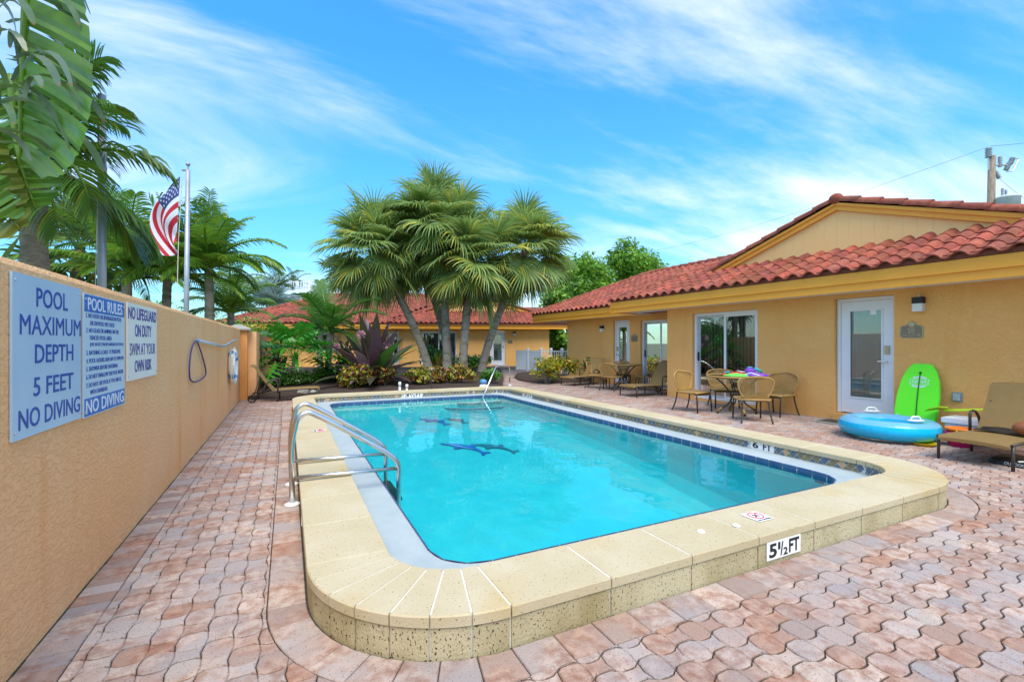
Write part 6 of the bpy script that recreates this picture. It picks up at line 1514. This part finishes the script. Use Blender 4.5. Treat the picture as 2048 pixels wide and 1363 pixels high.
# utility pole
UD = 24; up_ = thing('utility_pole', at(1976, UD), 'wooden utility pole with insulators and transformer behind the gable', 'utility pole'); p0 = at(1976, UD); tp = at(1984, UD, 312)
b = MB(); b.tube([p0, tp], [.19, .155], 12); b.build('shaft', 'wood_pole', up_, True, True)
def ins(c, axis, r_, L_, nm='insulator'):
    axis = Vector(axis).normalized(); b = MB(); prof = []
    for i in range(6): z = L_*i/6; prof += [(r_*.62, z), (r_, z+L_*.05), (r_*.62, z+L_*.12)]
    prof.append((.02, L_)); b.lathe(prof, (0, 0, 0), 12); q = V(0, 0, 1).rotation_difference(axis).to_matrix(); b.v = [tuple(q @ Vector(v)+Vector(c)) for v in b.v]; b.build(nm, 'porcelain', up_, True, True)
rd2 = (at(2000, UD)-at(1900, UD)).normalized(); k = UD/FPX
ins(at(1977, UD, 315), (0, 0, 1), 6*k, 20*k); ins(at(2000, UD, 334), (0, 0, 1), 4*k, 22*k); ins(at(2012, UD, 340), rd2*.4+V(0, 0, .9), 4.5*k, 16*k); ins(at(2020, UD, 328), rd2*.4+V(0, 0, .9), 4.5*k, 14*k); ins(at(1990, UD, 342), rd2*.5-V(0, 0, .8), 5*k, 18*k)
b = MB(); b.tube([at(1988, UD, 330), at(2014, UD, 330)], .05, 6); b.tube([at(1977, UD, 340), at(1977, UD, 315)], .04, 6); b.tube(fillet([at(2026, UD, 317), at(2038, UD, 317), at(2026, UD, 342), at(2013, UD, 343)], .05, 2), .03, 5); b.build('bracket', 'galvanised', up_, True)
c = at(2014, UD-.3, 410); b = MB(); b.lathe([(19*k, -20*k), (19*k, 12*k), (20*k, 13*k), (20*k, 15*k), (14*k, 18*k)], tuple(c), 18); b.build('transformer', 'transformer', up_, True, True)
ins(at(2005, UD-.3, 394), (0, 0, 1), 3*k, 18*k); ins(at(2012, UD-.3, 394), (0, 0, 1), 2.6*k, 15*k)
def wire(lab, a, c, sag, r_=.008):
    t = thing('power_line', a, lab, 'cable'); m = a.lerp(c, .5)-V(0, 0, sag); b = MB(); b.tube(bez(a, m*1.0, c, 18), r_, 4); b.build('cable', 'wire', t, True)
wire('thin power line sloping down across the sky to the trees', at(1976, UD, 294), at(1290, 60, 505), 1.2)
wire('short power line leaving the utility pole at the picture edge', at(1980, UD, 292), at(2200, 20, 255), .3)
wire('slack service wire from the pole insulator past the transformer', at(2000, UD, 358), at(2120, UD-2, 440), .3)
wire('thin cable behind the feather palm over the wall', at(60, 16, 300), at(380, 26, 480), .5)
# far white house with roof deck railing
WD = 48; wh = thing('far_white_house', at(640, WD), 'white house with pale metal roof and roof-deck railing far behind', 'house')
def fb_(px0, py0, px1, py1, d0, d1, m, nm, par=None):
    a, c = at(px0, d0, py1), at(px1, d0, py0); b = MB(); e = V(math.sin(YAW), math.cos(YAW), 0)*(d1-d0); z0, z1 = a.z, c.z; P = [V(a.x, a.y, z0), V(c.x, c.y, z0), V(c.x, c.y, z1), V(a.x, a.y, z1)]; P += [q+e for q in P]
    b.add(P, [(0,1,2,3), (5,4,7,6), (4,0,3,7), (1,5,6,2), (3,2,6,7), (4,5,1,0)]); return b.build(nm, m, par or wh, True)
fb_(560, 592, 835, 685, WD+1, WD+7, 'house_white', 'wall'); fb_(556, 588, 640, 592, WD-.2, WD+3, 'house_white', 'cornice')
b = MB(); z0 = at(600, WD, 588).z; z1 = at(600, WD, 568).z; A, B_, C_, D_ = at(552, WD-.5), at(700, WD-.5), at(680, WD+4), at(585, WD+4); b.add([(A.x, A.y, z0), (B_.x, B_.y, z0), (C_.x, C_.y, z1), (D_.x, D_.y, z1)], [(0, 1, 2, 3)]); b.add([(A.x, A.y, z0), (D_.x, D_.y, z1), tuple(at(575, WD+8, 575))], [(0, 1, 2)]); b.build('porch_roof', 'metal_roof', wh, True)
b = MB(); A, B_, C_, D_ = at(640, WD+1, 592), at(850, WD+1, 592), at(850, WD+7, 572), at(640, WD+7, 572); b.add([A, B_, C_, D_], [(0, 1, 2, 3)]); b.build('main_roof', 'metal_roof', wh, True)
for px in (562, 575, 600): fb_(px, 592, px+4, 660, WD-.2, WD, 'house_white', 'porch_column')
fb_(566, 600, 574, 640, WD+.9, WD+.95, 'dark_room', 'window')
rl = fb_(580, 562, 640, 564, WD+4, WD+4.1, 'house_white', 'deck_railing')
for px in range(581, 640, 5): fb_(px, 564, px+1.6, 580, WD+4, WD+4.06, 'house_white', 'baluster', rl)
for px in (578, 592, 616): fb_(px, 560, px+3.5, 584, WD+3.9, WD+4.2, 'house_white', 'railing_post', rl)
fb_(582, 572, 640, 590, WD+4.3, WD+6, 'house_white', 'deck_wall')
